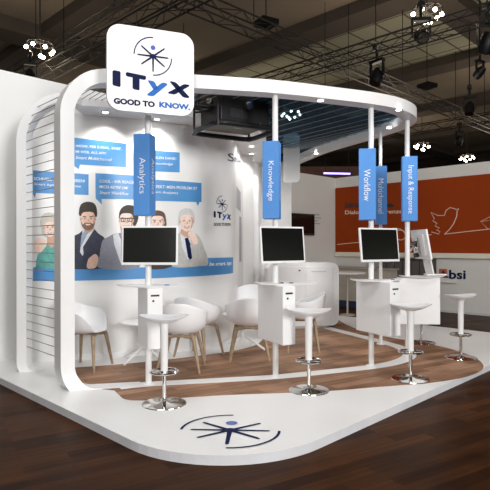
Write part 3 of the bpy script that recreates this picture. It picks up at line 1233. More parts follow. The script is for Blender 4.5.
# ------------------------------------------------------------------ counters on the poles
def counter(nm, dx, dy, rot, L, W, top_l, lbl, zt=1.02, zb=0.415, tdx=0.0):
    x, y = polexy[nm]
    t = thing('counter_unit', lbl, 'counter', (x + dx, y + dy, PT + zb), rot, 'counters mounted on the poles')
    h = zt - zb
    b = bmesh.new()
    box(b, (0, 0, h / 2), (W, L, h))
    obj('cabinet', b, M['white'], t, bevel=0.004)
    b = bmesh.new()
    box(b, (0, -L / 2 - 0.001, h - 0.072), (W * 0.56, 0.004, 0.018))
    obj('slot', b, M['blackp'], t)
    b = bmesh.new()
    cone(b, (-W * .12, -L / 2 - 0.004, h - 0.125), (-W * .12, -L / 2 + 0.002, h - 0.125), 0.011, n=14)
    obj('lock', b, M['blackp'], t)
    # door seam on the narrow front
    # leaf shaped curved worktop
    b = bmesh.new()
    n = 28
    ring_t, ring_b = [], []
    for k in range(n):
        a = 2 * PI * k / n
        cx = math.cos(a)
        px = top_l / 2 * (abs(cx) ** 0.9) * (1 if cx > 0 else -1)
        py = 0.165 * math.sin(a) * (1 - 0.25 * abs(cx))
        zz = h + 0.002 + 0.018 * (px / (top_l / 2)) ** 4
        ring_t.append(b.verts.new((px, py, zz + 0.016)))
        ring_b.append(b.verts.new((px * .985, py * .94, zz)))
    b.faces.new(ring_t)
    b.faces.new(ring_b[::-1])
    for k in range(n):
        b.faces.new((ring_t[k], ring_t[(k + 1) % n], ring_b[(k + 1) % n], ring_b[k]))
    bmesh.ops.triangulate(b, faces=b.faces[:2])
    o = obj('worktop', b, M['white'], t)
    o.rotation_euler = (0, 0, -rot + R(3))
    o.location = (tdx * math.cos(rot), -tdx * math.sin(rot), 0)
    return t


c1 = counter('Analytics', 0.03, -0.08, R(25), 0.40, 0.155, 0.72, 'white box counter with card slot on the Analytics pole', tdx=0.02)
c2 = counter('Knowledge', 0.00, -0.10, R(28), 0.52, 0.155, 0.70, 'white box counter with card slot on the Knowledge pole', tdx=0.11)
c3 = counter('Workflow', 0.05, -0.10, R(30), 0.56, 0.16, 0.62, 'white box counter with card slot on the Workflow pole', tdx=-0.02)
c4 = counter('Input & Response', 0.14, 0.0, R(86), 0.52, 0.16, 0.62, 'white box counter on the Input & Response pole', tdx=0.05)

# small items on the counters
for (px, py, D, lbl) in ((167, 283, 5.35, 'small dark blue card lying on the Analytics counter'), (281.5, 281.5, 5.6, 'dark pad lying on the Knowledge counter close to its pole'),
                         (291, 281.5, 5.6, 'dark pad at the outer end of the Knowledge counter'), (393, 279.5, 6.1, 'small blue card lying on the Workflow counter')):
    q = dp(px, py, D)
    b = bmesh.new()
    box(b, (0, 0, 0.004), (0.045, 0.03, 0.008))
    o = obj('card_pad', b, M['lblue'] if 'blue' in lbl else M['blackp'])
    o.location = (q.x, q.y, PT + 1.02 + 0.0185)
    tag(o, lbl, 'card', 'small pads on the counters')

# ------------------------------------------------------------------ monitors
def monitor(nm, c, D, wid, hei, yaw, pitch, lbl, rollz=0):
    q = dp(c[0], c[1], D)
    t = thing('monitor', lbl, 'monitor', q, yaw, 'monitors on the poles')
    t.rotation_euler = (pitch, 0, yaw)
    b = bmesh.new()
    box(b, (0, 0.012, 0), (wid, 0.024, hei))
    box(b, (0, 0.035, 0), (wid * 0.7, 0.03, hei * 0.7))
    obj('case', b, M['white'], t, bevel=0.004)
    b = bmesh.new()
    box(b, (0, -0.0005, 0.004), (wid - 0.036, 0.003, hei - 0.044))
    obj('screen', b, M['screen'], t)
    b = bmesh.new()
    box(b, (0, -0.001, -hei / 2 + 0.009), (0.03, 0.002, 0.005))
    obj('badge', b, M['grey'], t)
    # mount towards the pole
    px, py = polexy[nm]
    inv = (Matrix.Translation(q) @ Matrix.Rotation(yaw, 4, 'Z') @ Matrix.Rotation(pitch, 4, 'X')).inverted()
    tgt = inv @ Vector((px, py, q.z))
    b = bmesh.new()
    cone(b, (0, 0.045, 0), tgt, 0.018, n=12)
    box(b, (0, 0.052, 0), (0.10, 0.012, 0.10))
    obj('mount', b, M['chrome'], t)
    return t


def behind(nm, d):
    return polexy[nm][1] - d


monitor('Analytics', (149.6, 245.4), behind('Analytics', 0.10), 0.585, 0.400, R(-4), R(-4), 'white framed monitor with dark screen on the Analytics pole')
monitor('Knowledge', (283.2, 244.8), behind('Knowledge', 0.14), 0.565, 0.395, R(30), R(-6), 'white framed monitor with dark screen on the Knowledge pole')
monitor('Workflow', (380.0, 244.8), behind('Workflow', 0.16), 0.58, 0.395, R(28), R(-6), 'white framed monitor with dark screen on the Workflow pole')
def arm_for(t):
    b = bmesh.new()
    cone(b, (-0.06, 0.07, 0.10), (-0.06, 0.07, -0.12), 0.012, n=10)
    cone(b, (0.05, 0.08, 0.08), (-0.08, 0.12, -0.08), 0.014, n=10)
    cone(b, (0.0, 0.06, 0.0), (0.06, 0.16, -0.06), 0.018, n=10)
    box(b, (0, 0.07, -0.10), (0.12, 0.03, 0.05))
    obj('swivel_arm', b, M['chrome'], t)
    b = bmesh.new()
    cone(b, (0.02, 0.06, -0.13), (0.02, 0.12, -0.13), 0.03, n=14)
    cone(b, (-0.02, 0.06, 0.03), (-0.02, 0.12, 0.03), 0.028, n=14)
    obj('joint', b, M['blackp'], t)


m4 = dp(421.5, 244.5, polexy['Input & Response'][1] - 0.02)
m4 = monitor('Input & Response', (421.8, 244.3), behind('Input & Response', 0.02), 0.56, 0.39, R(92), R(-10), 'white monitor turned side-on on the Input & Response pole')
arm_for(m4)

# ------------------------------------------------------------------ bar stools
def make_stool(label, loc, rot):
    t = thing('bar_stool', label, 'stool', loc, rot, 'white bar stools with chrome bases')
    b = bmesh.new()
    lathe(b, [(0, 0.0), (0.200, 0.0), (0.203, 0.003), (0.198, 0.008), (0.06, 0.011), (0.03, 0.024), (0.0, 0.024)], 48)
    obj('base', b, M['chrome'], t)
    b = bmesh.new()
    lathe(b, [(0, 0.02), (0.019, 0.02), (0.019, 0.40), (0, 0.40)], 16)
    obj('stem', b, M['chrome'], t)
    b = bmesh.new()
    lathe(b, [(0, 0.30), (0.032, 0.30), (0.033, 0.31), (0.036, 0.55), (0.038, 0.70), (0.046, 0.74), (0.070, 0.765), (0, 0.77)], 24)
    obj('column', b, M['white'], t)
    b = bmesh.new()
    pts = [(0.125 * math.cos(R(a)), 0.125 * math.sin(R(a)), 0.295) for a in range(0, 360, 15)]
    tube(b, pts, 0.0105, 8, closed=True)
    tube(b, [(-0.125, 0, 0.295), (0.125, 0, 0.295)], 0.009, 8)
    tube(b, [(0, -0.125, 0.295), (0, 0.125, 0.295)], 0.009, 8)
    lathe(b, [(0, 0.283), (0.036, 0.283), (0.036, 0.305), (0, 0.305)], 16)
    obj('footrest', b, M['chrome'], t)
    # saddle seat
    b = bmesh.new()
    n, m_ = 32, 8
    top, bot = [], []

    def zz(x, y):
        return 0.785 + 0.030 * (x / 0.225) ** 2 + 0.012 * (y / 0.16) ** 2
    ct = b.verts.new((0, 0, zz(0, 0)))
    cb = b.verts.new((0, 0, 0.735))
    for j in range(1, m_ + 1):
        f = j / m_
        rt, rb = [], []
        for k in range(n):
            a = 2 * PI * k / n
            sx, sy = 0.225 * f, 0.155 * f
            x = sx * math.cos(a)
            y = sy * math.sin(a) * (1 - .12 * math.cos(a))
            rt.append(b.verts.new((x, y, zz(x, y))))
            th = 0.052 * (1 - f) ** 0.8 + 0.008
            rb.append(b.verts.new((x * .985, y * .985, zz(x, y) - th)))
        top.append(rt)
        bot.append(rb)
    for L, cc in ((top, ct), (bot, cb)):
        for k in range(n):
            b.faces.new((cc, L[0][k], L[0][(k + 1) % n]))
        for A, B in zip(L, L[1:]):
            for k in range(n):
                b.faces.new((A[k], A[(k + 1) % n], B[(k + 1) % n], B[k]))
    for k in range(n):
        b.faces.new((top[-1][k], top[-1][(k + 1) % n], bot[-1][(k + 1) % n], bot[-1][k]))
    obj('seat', b, M['plastic'], t, smooth=True)
    return t


q = gp(164.3, 403.8)
stool0 = make_stool('white bar stool with chrome base in front of the Analytics counter', q, R(4))
for (px, py, rz, lbl) in ((308.8, 390.3, -6, 'white bar stool with chrome base in front of the Knowledge counter'),
                          (410.6, 379.2, -3, 'white bar stool with chrome base in front of the Workflow counter'),
                          (460.8, 357.6, 20, 'white bar stool nearest the orange wall, on the walnut floor'),
                          (421.6, 342.8, 40, 'bar stool half hidden behind the Input & Response counter')):
    dup(stool0, gp(px, py, PT + 0.002), R(rz), lbl)

# ------------------------------------------------------------------ armchairs
def make_chair(label, loc, rot):
    """Shell armchair facing local -Y."""
    t = thing('shell_armchair', label, 'chair', loc, rot, 'white shell armchairs with oak legs')
    b = bmesh.new()
    n = 48
    rows = []

    def rimh(a):          # a: 0 = +X side, 90 = back, -90 = front
        s = math.sin(a)
        bk = max(0.0, s)
        h = 0.235 + 0.115 * (bk ** 1.5)
        # arms fall away towards the front
        if s < 0:
            q_ = -s
            f = max(0.0, 1 - (q_ / 0.80) ** 2.2)
            h = 0.235 * f + 0.004
        return h
    prof = [0.0, 0.25, 0.5, 0.7, 0.82, 0.9, 0.96, 1.0]
    for j, f in enumerate(prof):
        row = []
        for k in range(n):
            a = 2 * PI * k / n
            ca, sa = math.cos(a), math.sin(a)
            H = rimh(a)
            # radial position and height along the profile
            if f <= 0.5:
                rr = f / 0.5 * 0.70
                z = 0.435 - 0.012 * (1 - (f / .5)) + 0.015 * (f / .5) ** 2
            else:
                g = (f - 0.5) / 0.5
                hh = g ** 1.7
                rr = 0.70 + 0.30 * (math.sin(g * PI / 2) ** 0.8) * (0.62 + 0.38 * min(1, H / .2))
                z = 0.450 + H * hh
            rx, ry = 0.298, 0.262
            y = ry * rr * sa + 0.015
            if sa < 0:
                y *= 0.96
            row.append((rx * rr * ca, y + (0.03 * ((z - .45) / .35) if sa > 0 else 0), z))
        rows.append(row)
    vr = []
    for j, row in enumerate(rows):
        if j == 0:
            vr.append([b.verts.new((0, 0.0, 0.423))])
        else:
            vr.append([b.verts.new(p) for p in row])
    for A, B in zip(vr, vr[1:]):
        for k in range(n):
            k2 = (k + 1) % n
            if len(A) == 1:
                b.faces.new((A[0], B[k], B[k2]))
            else:
                b.faces.new((A[k], A[k2], B[k2], B[k]))
    o = obj('seat_shell', b, M['plastic'], t, smooth=True)
    so = o.modifiers.new('thick', 'SOLIDIFY')
    so.thickness = 0.011
    so.offset = 1
    sb = o.modifiers.new('sub', 'SUBSURF')
    sb.levels = sb.render_levels = 1
    for sx in (-1, 1):
        for sy in (-1, 1):
            b = bmesh.new()
            pts = catmull([(sx * 0.06, sy * 0.13, 0.405), (sx * 0.15, sy * 0.15, 0.400), (sx * 0.172, sy * 0.162, 0.365), (sx * 0.245, sy * 0.210, 0.0)], 5)
            nn_ = len(pts)
            tube(b, pts, [0.020 + 0.004 * min(1, i / 8) - 0.010 * max(0, (i - 10) / (nn_ - 11)) for i in range(nn_)], 10)
            obj('leg', b, M['oak'], t)
    b = bmesh.new()
    for sy in (-1, 1):
        tube(b, [(-0.10, sy * 0.132, 0.408), (0.10, sy * 0.132, 0.408)], 0.017, 8)
    tube(b, [(0, -0.14, 0.408), (0, 0.14, 0.408)], 0.014, 8)
    obj('leg_frame', b, M['oak'], t)
    return t


ch0 = make_chair('white shell armchair beside the front post of the stand', (*gp(87, 368)[:2], PT), R(80))


def chair_at(X, D, rot, lbl):
    X, D = G(X, D)
    dup(ch0, (X, D, PT + 0.0045), R(rot), lbl)


chair_at(-0.74, 6.08, 176, 'white shell armchair between the Analytics stool and the mural')
chair_at(-0.60, 6.80, 150, 'white shell armchair closest to the grey haired man of the mural')
chair_at(0.055, 6.68, 182, 'white shell armchair partly behind the Knowledge counter, seen from the back')
chair_at(0.10, 8.35, -5, 'furthest white shell armchair, behind the small round table')
chair_at(0.80, 7.20, 265, 'white shell armchair behind the Knowledge stool')

# ------------------------------------------------------------------ round coffee tables
def round_table(X, D, lbl, first=None):
    if first:
        return dup(first, (*G(X, D), PT + 0.0045), R(20), lbl)
    t = thing('coffee_table', lbl, 'table', (*G(X, D), PT + 0.0045), R(10), 'low round white tables')
    b = bmesh.new()
    lathe(b, [(0, 0.475), (0.27, 0.475), (0.285, 0.484), (0.285, 0.492), (0.28, 0.495), (0, 0.495)], 40)
    o = obj('tabletop', b, M['white'], t)
    smooth_angle(o)
    b = bmesh.new()
    lathe(b, [(0, 0.16), (0.025, 0.16), (0.025, 0.475), (0, 0.475)], 16)
    obj('column', b, M['white'], t)
    for k in range(4):
        b = bmesh.new()
        a = R(45 + 90 * k)
        d = Vector((math.cos(a), math.sin(a), 0))
        tube(b, catmull([d * 0.0 + Vector((0, 0, 0.20)), d * 0.10 + Vector((0, 0, 0.15)), d * 0.34 + Vector((0, 0, 0.014))], 5), 0.015, 8)
        obj('leg', b, M['white'], t)
    return t


t0 = round_table(-1.25, 6.50, 'low round white table beside the Analytics counter')
round_table(-0.03, 7.27, 'low round white table between the chairs before the white cupboard', t0)

# ------------------------------------------------------------------ rounded sideboard
sbd = thing('sideboard', 'tall white sideboard with rounded corner behind the Knowledge counter', 'sideboard', (1.01, 9.25, PT), R(6))
b = bmesh.new()
prism(b, rrect(-0.64, 0.05, 0.60, 1.14, 0.13, 8), -0.24, 0.24)
xf(b, Matrix.Rotation(PI / 2, 4, 'X'))
o = obj('body', b, M['white'], sbd, bevel=0.012, seg=3)
b = bmesh.new()
prism(b, rrect(-0.50, -0.20, 0.46, 0.20, 0.1, 4), 0.0, 0.06)
obj('plinth', b, M['grey'], sbd)
for k in range(2):
    b = bmesh.new()
    box(b, (-0.30 + k * 0.55, -0.244, 0.60), (0.53 - k * .06, 0.012, 0.96))
    dr = obj('door', b, M['white'], sbd, bevel=0.004)
    b = bmesh.new()
    if k == 0:
        cone(b, (-0.10, -0.25, 1.01), (-0.10, -0.275, 1.01), 0.014, n=12)
        obj('lock', b, M['blackp'], dr)
    else:
        box(b, (0.24, -0.256, 0.99), (0.26, 0.012, 0.012))
        obj('handle', b, M['grey'], dr)

# ------------------------------------------------------------------ hanging acrylic panel
hq = dp(291.5, 158, 9.4)
b = bmesh.new()
w_, h_ = 0.30, 0.88
prism(b, rrect(-w_ / 2, -h_ / 2, w_ / 2, h_ / 2, 0.07), -0.008, 0.008)
xf(b, Matrix.Rotation(PI / 2, 4, 'X'))
o = obj('hanging_panel', b, M['acryl'])
o.location = (hq.x, hq.y, hq.z)
o.rotation_euler = (0, 0, R(-15))
tag(o, 'frosted panel with rounded corners hanging at the far canopy beam', 'panel')

# ------------------------------------------------------------------ neighbouring stand
VN, UN = 8.10, 11.5
ZW = EYE + 1.77


def upoly(l):
    return [tuple(uv(*p)[:2]) for p in l]


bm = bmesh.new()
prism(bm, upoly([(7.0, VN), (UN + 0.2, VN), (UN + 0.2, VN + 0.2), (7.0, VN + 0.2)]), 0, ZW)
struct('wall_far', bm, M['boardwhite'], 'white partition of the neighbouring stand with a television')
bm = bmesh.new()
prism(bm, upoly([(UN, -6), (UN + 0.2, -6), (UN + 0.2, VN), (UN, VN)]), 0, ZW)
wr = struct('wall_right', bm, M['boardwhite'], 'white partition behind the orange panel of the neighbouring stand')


def rpt(px, py, off=0.0):
    """point on the wall plane u = UN - off."""
    a, b_ = ray(px, py)
    D = (UN - off) * math.sqrt(2) / (1 + a)
    return Vector((a * D, D, EYE + b_ * D))


def vco(px, py, off=0.0):
    p = rpt(px, py, off)
    return (p.y - p.x) / math.sqrt(2), p.z


zo1 = vco(415, 180.0)[1]
zo0 = vco(415, 253.4)[1]
bm = bmesh.new()
prism(bm, upoly([(UN - 0.03, -6), (UN, -6), (UN, VN - 0.02), (UN - 0.03, VN - 0.02)]), EYE - 0.19, EYE + 1.50)
op = obj('orange_panel', bm, M['orange'])
wallart = thing('orange_mural', 'long orange wall panel with white line drawing of a bird and an envelope', 'wall panel', uv(UN - 0.03, 5, EYE))
op.parent = wallart
op.matrix_parent_inverse = Matrix.Translation(-wallart.location)


def rline(name, pts, w=0.021, m='line', closed=False, lbl=None):
    p3 = [rpt(x, y, 0.032) for x, y in pts]
    b = bmesh.new()
    tube(b, p3, w / 2, 6, closed=closed)
    o = obj(name, b, M[m], wallart)
    o.matrix_parent_inverse = Matrix.Translation(-wallart.location)
    if lbl:
        o['label'] = lbl
    return o


def cm2(pts, n=5, closed=False):
    return [(p.x, p.y) for p in catmull([(x, y, 0) for x, y in pts], n, closed)]


bird = [(431.5, 232), (439, 234), (440, 231.5), (436.5, 230), (439.5, 228), (435, 226), (437, 223.5), (432.5, 220.5), (434.5, 219), (431, 212.5), (438, 215.5), (444.5, 215.5), (446, 210.5), (450, 207.6), (454, 208.5), (456.5, 209.5),
        (458.5, 208.5), (457, 211.5), (456.8, 216), (453.5, 224), (449, 230), (444.5, 234.2)]
rline('drawn_bird', bird, lbl='white outline of a small bird')
rline('drawn_line', [(444.5, 234.2), (465, 231.8), (490, 229)])
rline('drawn_line', cm2([(337, 244.5), (352, 243), (380, 240.5), (396, 239), (388, 232), (392, 228.5), (401, 229.5), (406, 236), (401, 240), (394, 237), (396, 231), (404, 231), (412, 237), (431.5, 234.5)]))
rline('drawn_envelope', [(496, 214), (480.5, 221.5), (496, 219.5), (480.5, 221.5), (488, 229.2), (500, 228)], lbl='white outline of an envelope')


def rtext(s, pl, pr, hpx, m, name, bold=0.02, par=None, off=0.034):
    A, B = rpt(*pl, off), rpt(*pr, off)
    h = rpt(pl[0], pl[1] - hpx, off).z - A.z
    t = fit(text_bm(s, 1, bold), 0, 0, 1, 1)
    for v in t.verts:
        x, y = v.co.x, v.co.y
        v.co = A + (B - A) * x + Vector((0, 0, h * y))
    o = obj(name, t, m, par)
    if par:
        o.matrix_parent_inverse = Matrix.Translation(-par.location)
    return o


rtext('DSI GmbH Grenzen.', (345, 208.0), (394, 207.0), 4.8, M['blackp'], 'lettering', 0.05, par=wallart)
rtext('Dialog ohne Grenzen-', (345, 215.5), (409, 214.5), 5.0, M['line'], 'lettering', par=wallart)
# white ledge under the orange
bm = bmesh.new()
prism(bm, upoly([(UN - 0.10, -6), (UN, -6), (UN, VN - 0.03), (UN - 0.10, VN - 0.03)]), EYE - 0.30, EYE - 0.19)
struct('trim_5', bm, mat('ledge_cream', (0.72, 0.68, 0.56), 0.6), 'cream ledge under the orange panel')
# logo on the low wall
bsi = thing('wall_logo', 'bsi lettering with orange square on the low white wall', 'logo', rpt(452, 276, 0.01))
A, B = rpt(439, 277.5, 0.004), rpt(447.3, 277.8, 0.004)
h = rpt(439, 268.8, 0.004).z - A.z
b = bmesh.new()
for q in ((A, B),):
    f = b.faces.new([b.verts.new(p) for p in (A, B, B + Vector((0, 0, h)), A + Vector((0, 0, h)))])
o = obj('square', b, M['orangesq'], bsi)
o.matrix_parent_inverse = Matrix.Translation(-bsi.location)
b = bmesh.new()
for pts in ([(.44, .0), (.60, .0), (.60, .62), (.44, .62)], [(.24, .52), (.52, .86), (.80, .52), (.66, .52), (.52, .68), (.38, .52)], [(.60, .0), (1.15, .0), (1.15, .16), (.60, .16)]):
    b.faces.new([b.verts.new(A + (B - A) * x + Vector((0, -0.003, h * y))) for x, y in pts])
o = obj('arrow', b, M['navy'], bsi)
o.matrix_parent_inverse = Matrix.Translation(-bsi.location)
rtext('bsi', (449, 279), (465.8, 279.4), 9.2, M['navy'], 'lettering', 0.03, bsi, 0.006)
# low shelf under logo
bm = bmesh.new()
A, B = rpt(432, 281.5), rpt(457, 282)
va, vb = (A.y - A.x) / math.sqrt(2), (B.y - B.x) / math.sqrt(2)
prism(bm, upoly([(UN - 0.06, vb), (UN, vb), (UN, va), (UN - 0.06, va)]), A.z - 0.008, A.z + 0.006)
o = obj('wall_shelf', bm, M['boardwhite'])
tag(o, 'thin white shelf on the low wall under the bsi lettering', 'shelf')
# dark skirting
bm = bmesh.new()
prism(bm, upoly([(UN - 0.02, -6), (UN, -6), (UN, VN - 0.03), (UN - 0.02, VN - 0.03)]), 0, 0.05)
struct('baseboard_right', bm, M['grey'])


def farw(px, py):
    a, b_ = ray(px, py)
    D = (VN) * math.sqrt(2) / (1 - a)
    return Vector((a * D, D, EYE + b_ * D))


# television on the far partition
A, B = farw(288.8, 235), farw(313, 234)
zt_ = farw(288.8, 212.8).z
c_ = (A + B) / 2
tv = thing('television', 'dark flat television on the white partition of the neighbouring stand', 'television', (c_.x, c_.y, (A.z + zt_) / 2), math.atan2(B.y - A.y, B.x - A.x))
wtv = (B.xy - A.xy).length
b = bmesh.new()
box(b, (0, -0.03, 0), (wtv, 0.05, zt_ - A.z))
obj('case', b, M['brown'], tv, bevel=0.005)
b = bmesh.new()
box(b, (0, -0.057, 0.01), (wtv - .06, 0.004, zt_ - A.z - .08))
obj('screen', b, M['screen'], tv)
# caption beside television
t = bmesh.new()
ct = thing('wall_caption', 'small grey lines of text beside the television', 'caption', farw(317, 217))
dirv = (B - A)
dirv.z = 0
dirv.normalize()
for k, (y, x1) in enumerate(((215, 319.5), (218.2, 321), (221.2, 318), (224, 320))):
    P = farw(314.5, y)
    Q = farw(x1, y)
    n_ = Vector((dirv.y, -dirv.x, 0)) * 0.004
    face = [P + n_, Vector((Q.x, Q.y, P.z)) + n_, Vector((Q.x, Q.y, P.z + .025)) + n_, P + n_ + Vector((0, 0, .025))]
    t.faces.new([t.verts.new(v - ct.location) for v in face])
obj('text_lines', t, M['printgrey'], ct)

# neighbour's furniture between sideboard and Workflow counter
q = gp(350, 309, 0)
nc = thing('reception_desk', 'beige counter with navy plinth behind the tall white sideboard', 'counter', (q.x + 0.35, q.y + 0.4, 0), R(-45))
b = bmesh.new()
box(b, (0, 0, 0.55), (1.9, 0.6, 0.78))
obj('body', b, M['beige'], nc, bevel=0.01)
b = bmesh.new()
box(b, (0, 0, 0.08), (1.86, 0.56, 0.16))
obj('plinth', b, M['navyplinth'], nc)
b = bmesh.new()
box(b, (0, 0, 0.955), (2.0, 0.7, 0.03))
obj('worktop', b, M['beige'], nc, bevel=0.008)
q = dp(352, 273.0, 11.3)
ct_ = thing('standing_table', 'round white standing table beside the beige counter', 'table', (q.x - 0.1, q.y, 0))
b = bmesh.new()
lathe(b, [(0, q.z - .02), (0.38, q.z - .02), (0.40, q.z), (0.38, q.z + .02), (0, q.z + .02)], 32)
obj('tabletop', b, M['boardwhite'], ct_)
b = bmesh.new()
lathe(b, [(0, 0), (0.16, 0), (0.16, 0.015), (0.02, 0.03), (0.02, q.z - .02), (0, q.z - .02)], 24)
obj('stand', b, M['beige'], ct_)

# dark low cabinet and brochure stand behind Input & Response
q0_, q1_ = rpt(381, 277, 0.3), rpt(431, 277, 0.3)
v0_, v1_ = (q0_.y - q0_.x) / math.sqrt(2), (q1_.y - q1_.x) / math.sqrt(2)
dk = thing('display_cabinet', 'dark brown low cabinet against the neighbouring white wall', 'cabinet', uv(UN - 0.22, (v0_ + v1_) / 2, 0), R(-45))
b = bmesh.new()
Lc = abs(v0_ - v1_)
box(b, (0, 0, 0.60), (Lc, 0.40, 1.20))
obj('body', b, M['brown'], dk, bevel=0.01)
for k in range(6):
    b = bmesh.new()
    box(b, (-Lc / 2 + Lc * (k + .5) / 6, -0.205, 0.6), (Lc / 6 - .03, 0.012, 1.1))
    obj('door', b, mat('cabinet_door', (0.09, 0.08, 0.075), 0.5), dk) if k == 0 else None
    if k:
        obj('door', b, bpy.data.materials['cabinet_door'], dk)

q = dp(424, 277.5, 6.95)
br2 = thing('brochure_holder', 'clear slanted brochure holder on the Input & Response counter', 'holder', (q.x + .10, q.y + .05, PT + 1.02 + 0.028), R(20))
b = bmesh.new()
xf_ = Matrix.Rotation(R(-15), 4, 'X')
box(b, (0, 0, 0.125), (0.02, 0.15, 0.25), M4=Matrix.Rotation(R(-14), 4, 'Y'))
obj('brochure', b, M['white'], br2)
b = bmesh.new()
box(b, (0.0, 0, 0.006), (0.09, 0.16, 0.012))
obj('foot', b, M['acryl'], br2)
# keyboard like white tray items
q = dp(436, 277, 6.9)
b = bmesh.new()
box(b, (0, 0, 0.008), (0.26, 0.12, 0.016))
o = obj('keyboard', b, M['white'], None, bevel=0.003)
o.location = (q.x - .03, q.y - .06, PT + 1.02 + 0.030)
tag(o, 'white keyboard on the Input & Response counter', 'keyboard')

# ------------------------------------------------------------------ hall ceiling
ZC = 9.5
bm = bmesh.new()
box(bm, (0, 30, ZC + 0.1), (110, 90, 0.2))
struct('ceiling', bm, M['ceil'])


def tiles_mat():
    m = bpy.data.materials.new('ceiling_grid')
    m.use_nodes = True
    nt = m.node_tree
    p = nt.nodes['Principled BSDF']
    tc = nt.nodes.new('ShaderNodeTexCoord')
    mp = nt.nodes.new('ShaderNodeMapping')
    mp.inputs['Rotation'].default_value = (0, 0, R(45))
    br = nt.nodes.new('ShaderNodeTexBrick')
    br.offset = 0
    br.inputs['Color1'].default_value = (0.42, 0.40, 0.28, 1)
    br.inputs['Color2'].default_value = (0.50, 0.47, 0.34, 1)
    br.inputs['Mortar'].default_value = (0.12, 0.105, 0.08, 1)
    br.inputs['Scale'].default_value = 1
    br.inputs['Brick Width'].default_value = 1.1
    br.inputs['Row Height'].default_value = 1.1
    br.inputs['Mortar Size'].default_value = 0.04
    nt.links.new(tc.outputs['Object'], mp.inputs['Vector'])
    nt.links.new(mp.outputs['Vector'], br.inputs['Vector'])
    nt.links.new(br.outputs['Color'], p.inputs['Base Color'])
    p.inputs['Roughness'].default_value = 0.9
    return m


M['tiles'] = tiles_mat()
bm = bmesh.new()
prism(bm, upoly([(16.0, -14), (21.4, -14), (21.4, 18.5), (16.0, 18.5)]), ZC - 0.08, ZC - 0.02)
struct('trim_6', bm, M['tiles'], 'band of square tiles in the hall ceiling')
n_ = 7
for (u_, w_) in ((8.6, 1.0), (15.2, 1.1), (22.0, 1.1), (28.7, 1.2), (36, 1.4), (44, 1.4)):
    bm = bmesh.new()
    prism(bm, upoly([(u_ - w_ / 2, -30), (u_ + w_ / 2, -30), (u_ + w_ / 2, 45), (u_ - w_ / 2, 45)]), ZC - 0.4, ZC)
    struct('trim_%d' % n_, bm, M['beam'], 'broad dark beam under the hall ceiling')
    n_ += 1
for (v_, w_) in ((19.2, 1.2), (7.2, 1.0), (-5.0, 1.2), (31, 1.2)):
    bm = bmesh.new()
    prism(bm, upoly([(-10, v_ - w_ / 2), (55, v_ - w_ / 2), (55, v_ + w_ / 2), (-10, v_ + w_ / 2)]), ZC - 0.5, ZC)
    struct('trim_%d' % n_, bm, M['beam'], 'broad dark beam under the hall ceiling')
    n_ += 1
bm = bmesh.new()
box(bm, (0, 62, ZC / 2), (120, 0.3, ZC))
struct('wall_hall', bm, M['beam'], 'dark far wall of the exhibition hall')

# trusses
def truss(p, q, z, lbl, w=0.34, step=0.5):
    p, q = Vector((p[0], p[1], z)), Vector((q[0], q[1], z))
    d = (q - p).normalized()
    s = Vector((d.y, -d.x, 0))
    t = thing('lighting_truss', lbl, 'truss', (p + q) / 2, 0, 'lighting trusses under the hall ceiling')
    org = t.location
    L = (q - p).length
    cor = [s * w / 2 + Vector((0, 0, w / 2)), -s * w / 2 + Vector((0, 0, w / 2)), s * w / 2 - Vector((0, 0, w / 2)), -s * w / 2 - Vector((0, 0, w / 2))]
    b = bmesh.new()
    for c in cor:
        cone(b, p + c - org, q + c - org, 0.021, n=6)
    obj('chords', b, M['truss'], t)
    b = bmesh.new()
    n = int(L / step)
    for i in range(n):
        a0, a1 = p + d * (L * i / n) - org, p + d * (L * (i + 1) / n) - org
        for (c0, c1) in ((0, 2), (1, 3), (0, 1), (2, 3)):
            A_, B_ = (c0, c1) if i % 2 == 0 else (c1, c0)
            cone(b, a0 + cor[A_], a1 + cor[B_], 0.010, n=5)
    obj('lattice', b, M['truss'], t)
    # suspension lines
    for k in (0.2, 0.5, 0.8):
        b = bmesh.new()
        c = p + d * L * k - org
        cone(b, c + Vector((0, 0, w / 2)), c + Vector((0, 0, ZC - z - 0.01)), 0.012, n=5)
        obj('suspension_cable', b, M['black'], t)
    return t


truss(uv(6.6, 0)[:2], uv(6.6, 17)[:2], 6.5, 'metal lighting truss passing behind the name board')
truss(uv(4.0, 8.3)[:2], uv(27, 8.3)[:2], 6.5, 'metal lighting truss running back above the projector')
truss(uv(11.7, -6)[:2], uv(11.7, 20)[:2], 6.5, 'metal lighting truss above the canopy ring with a lamp cluster')
truss(uv(21.2, -4)[:2], uv(21.2, 22)[:2], 6.5, 'distant metal lighting truss above the orange wall')
truss(uv(7.2, 4)[:2], uv(7.2, 20)[:2], 7.6, 'upper thin metal truss behind the hoop frame', w=0.24)
truss(uv(10, 0.0)[:2], uv(30, 0.0)[:2], 6.2, 'metal truss above the orange wall end')


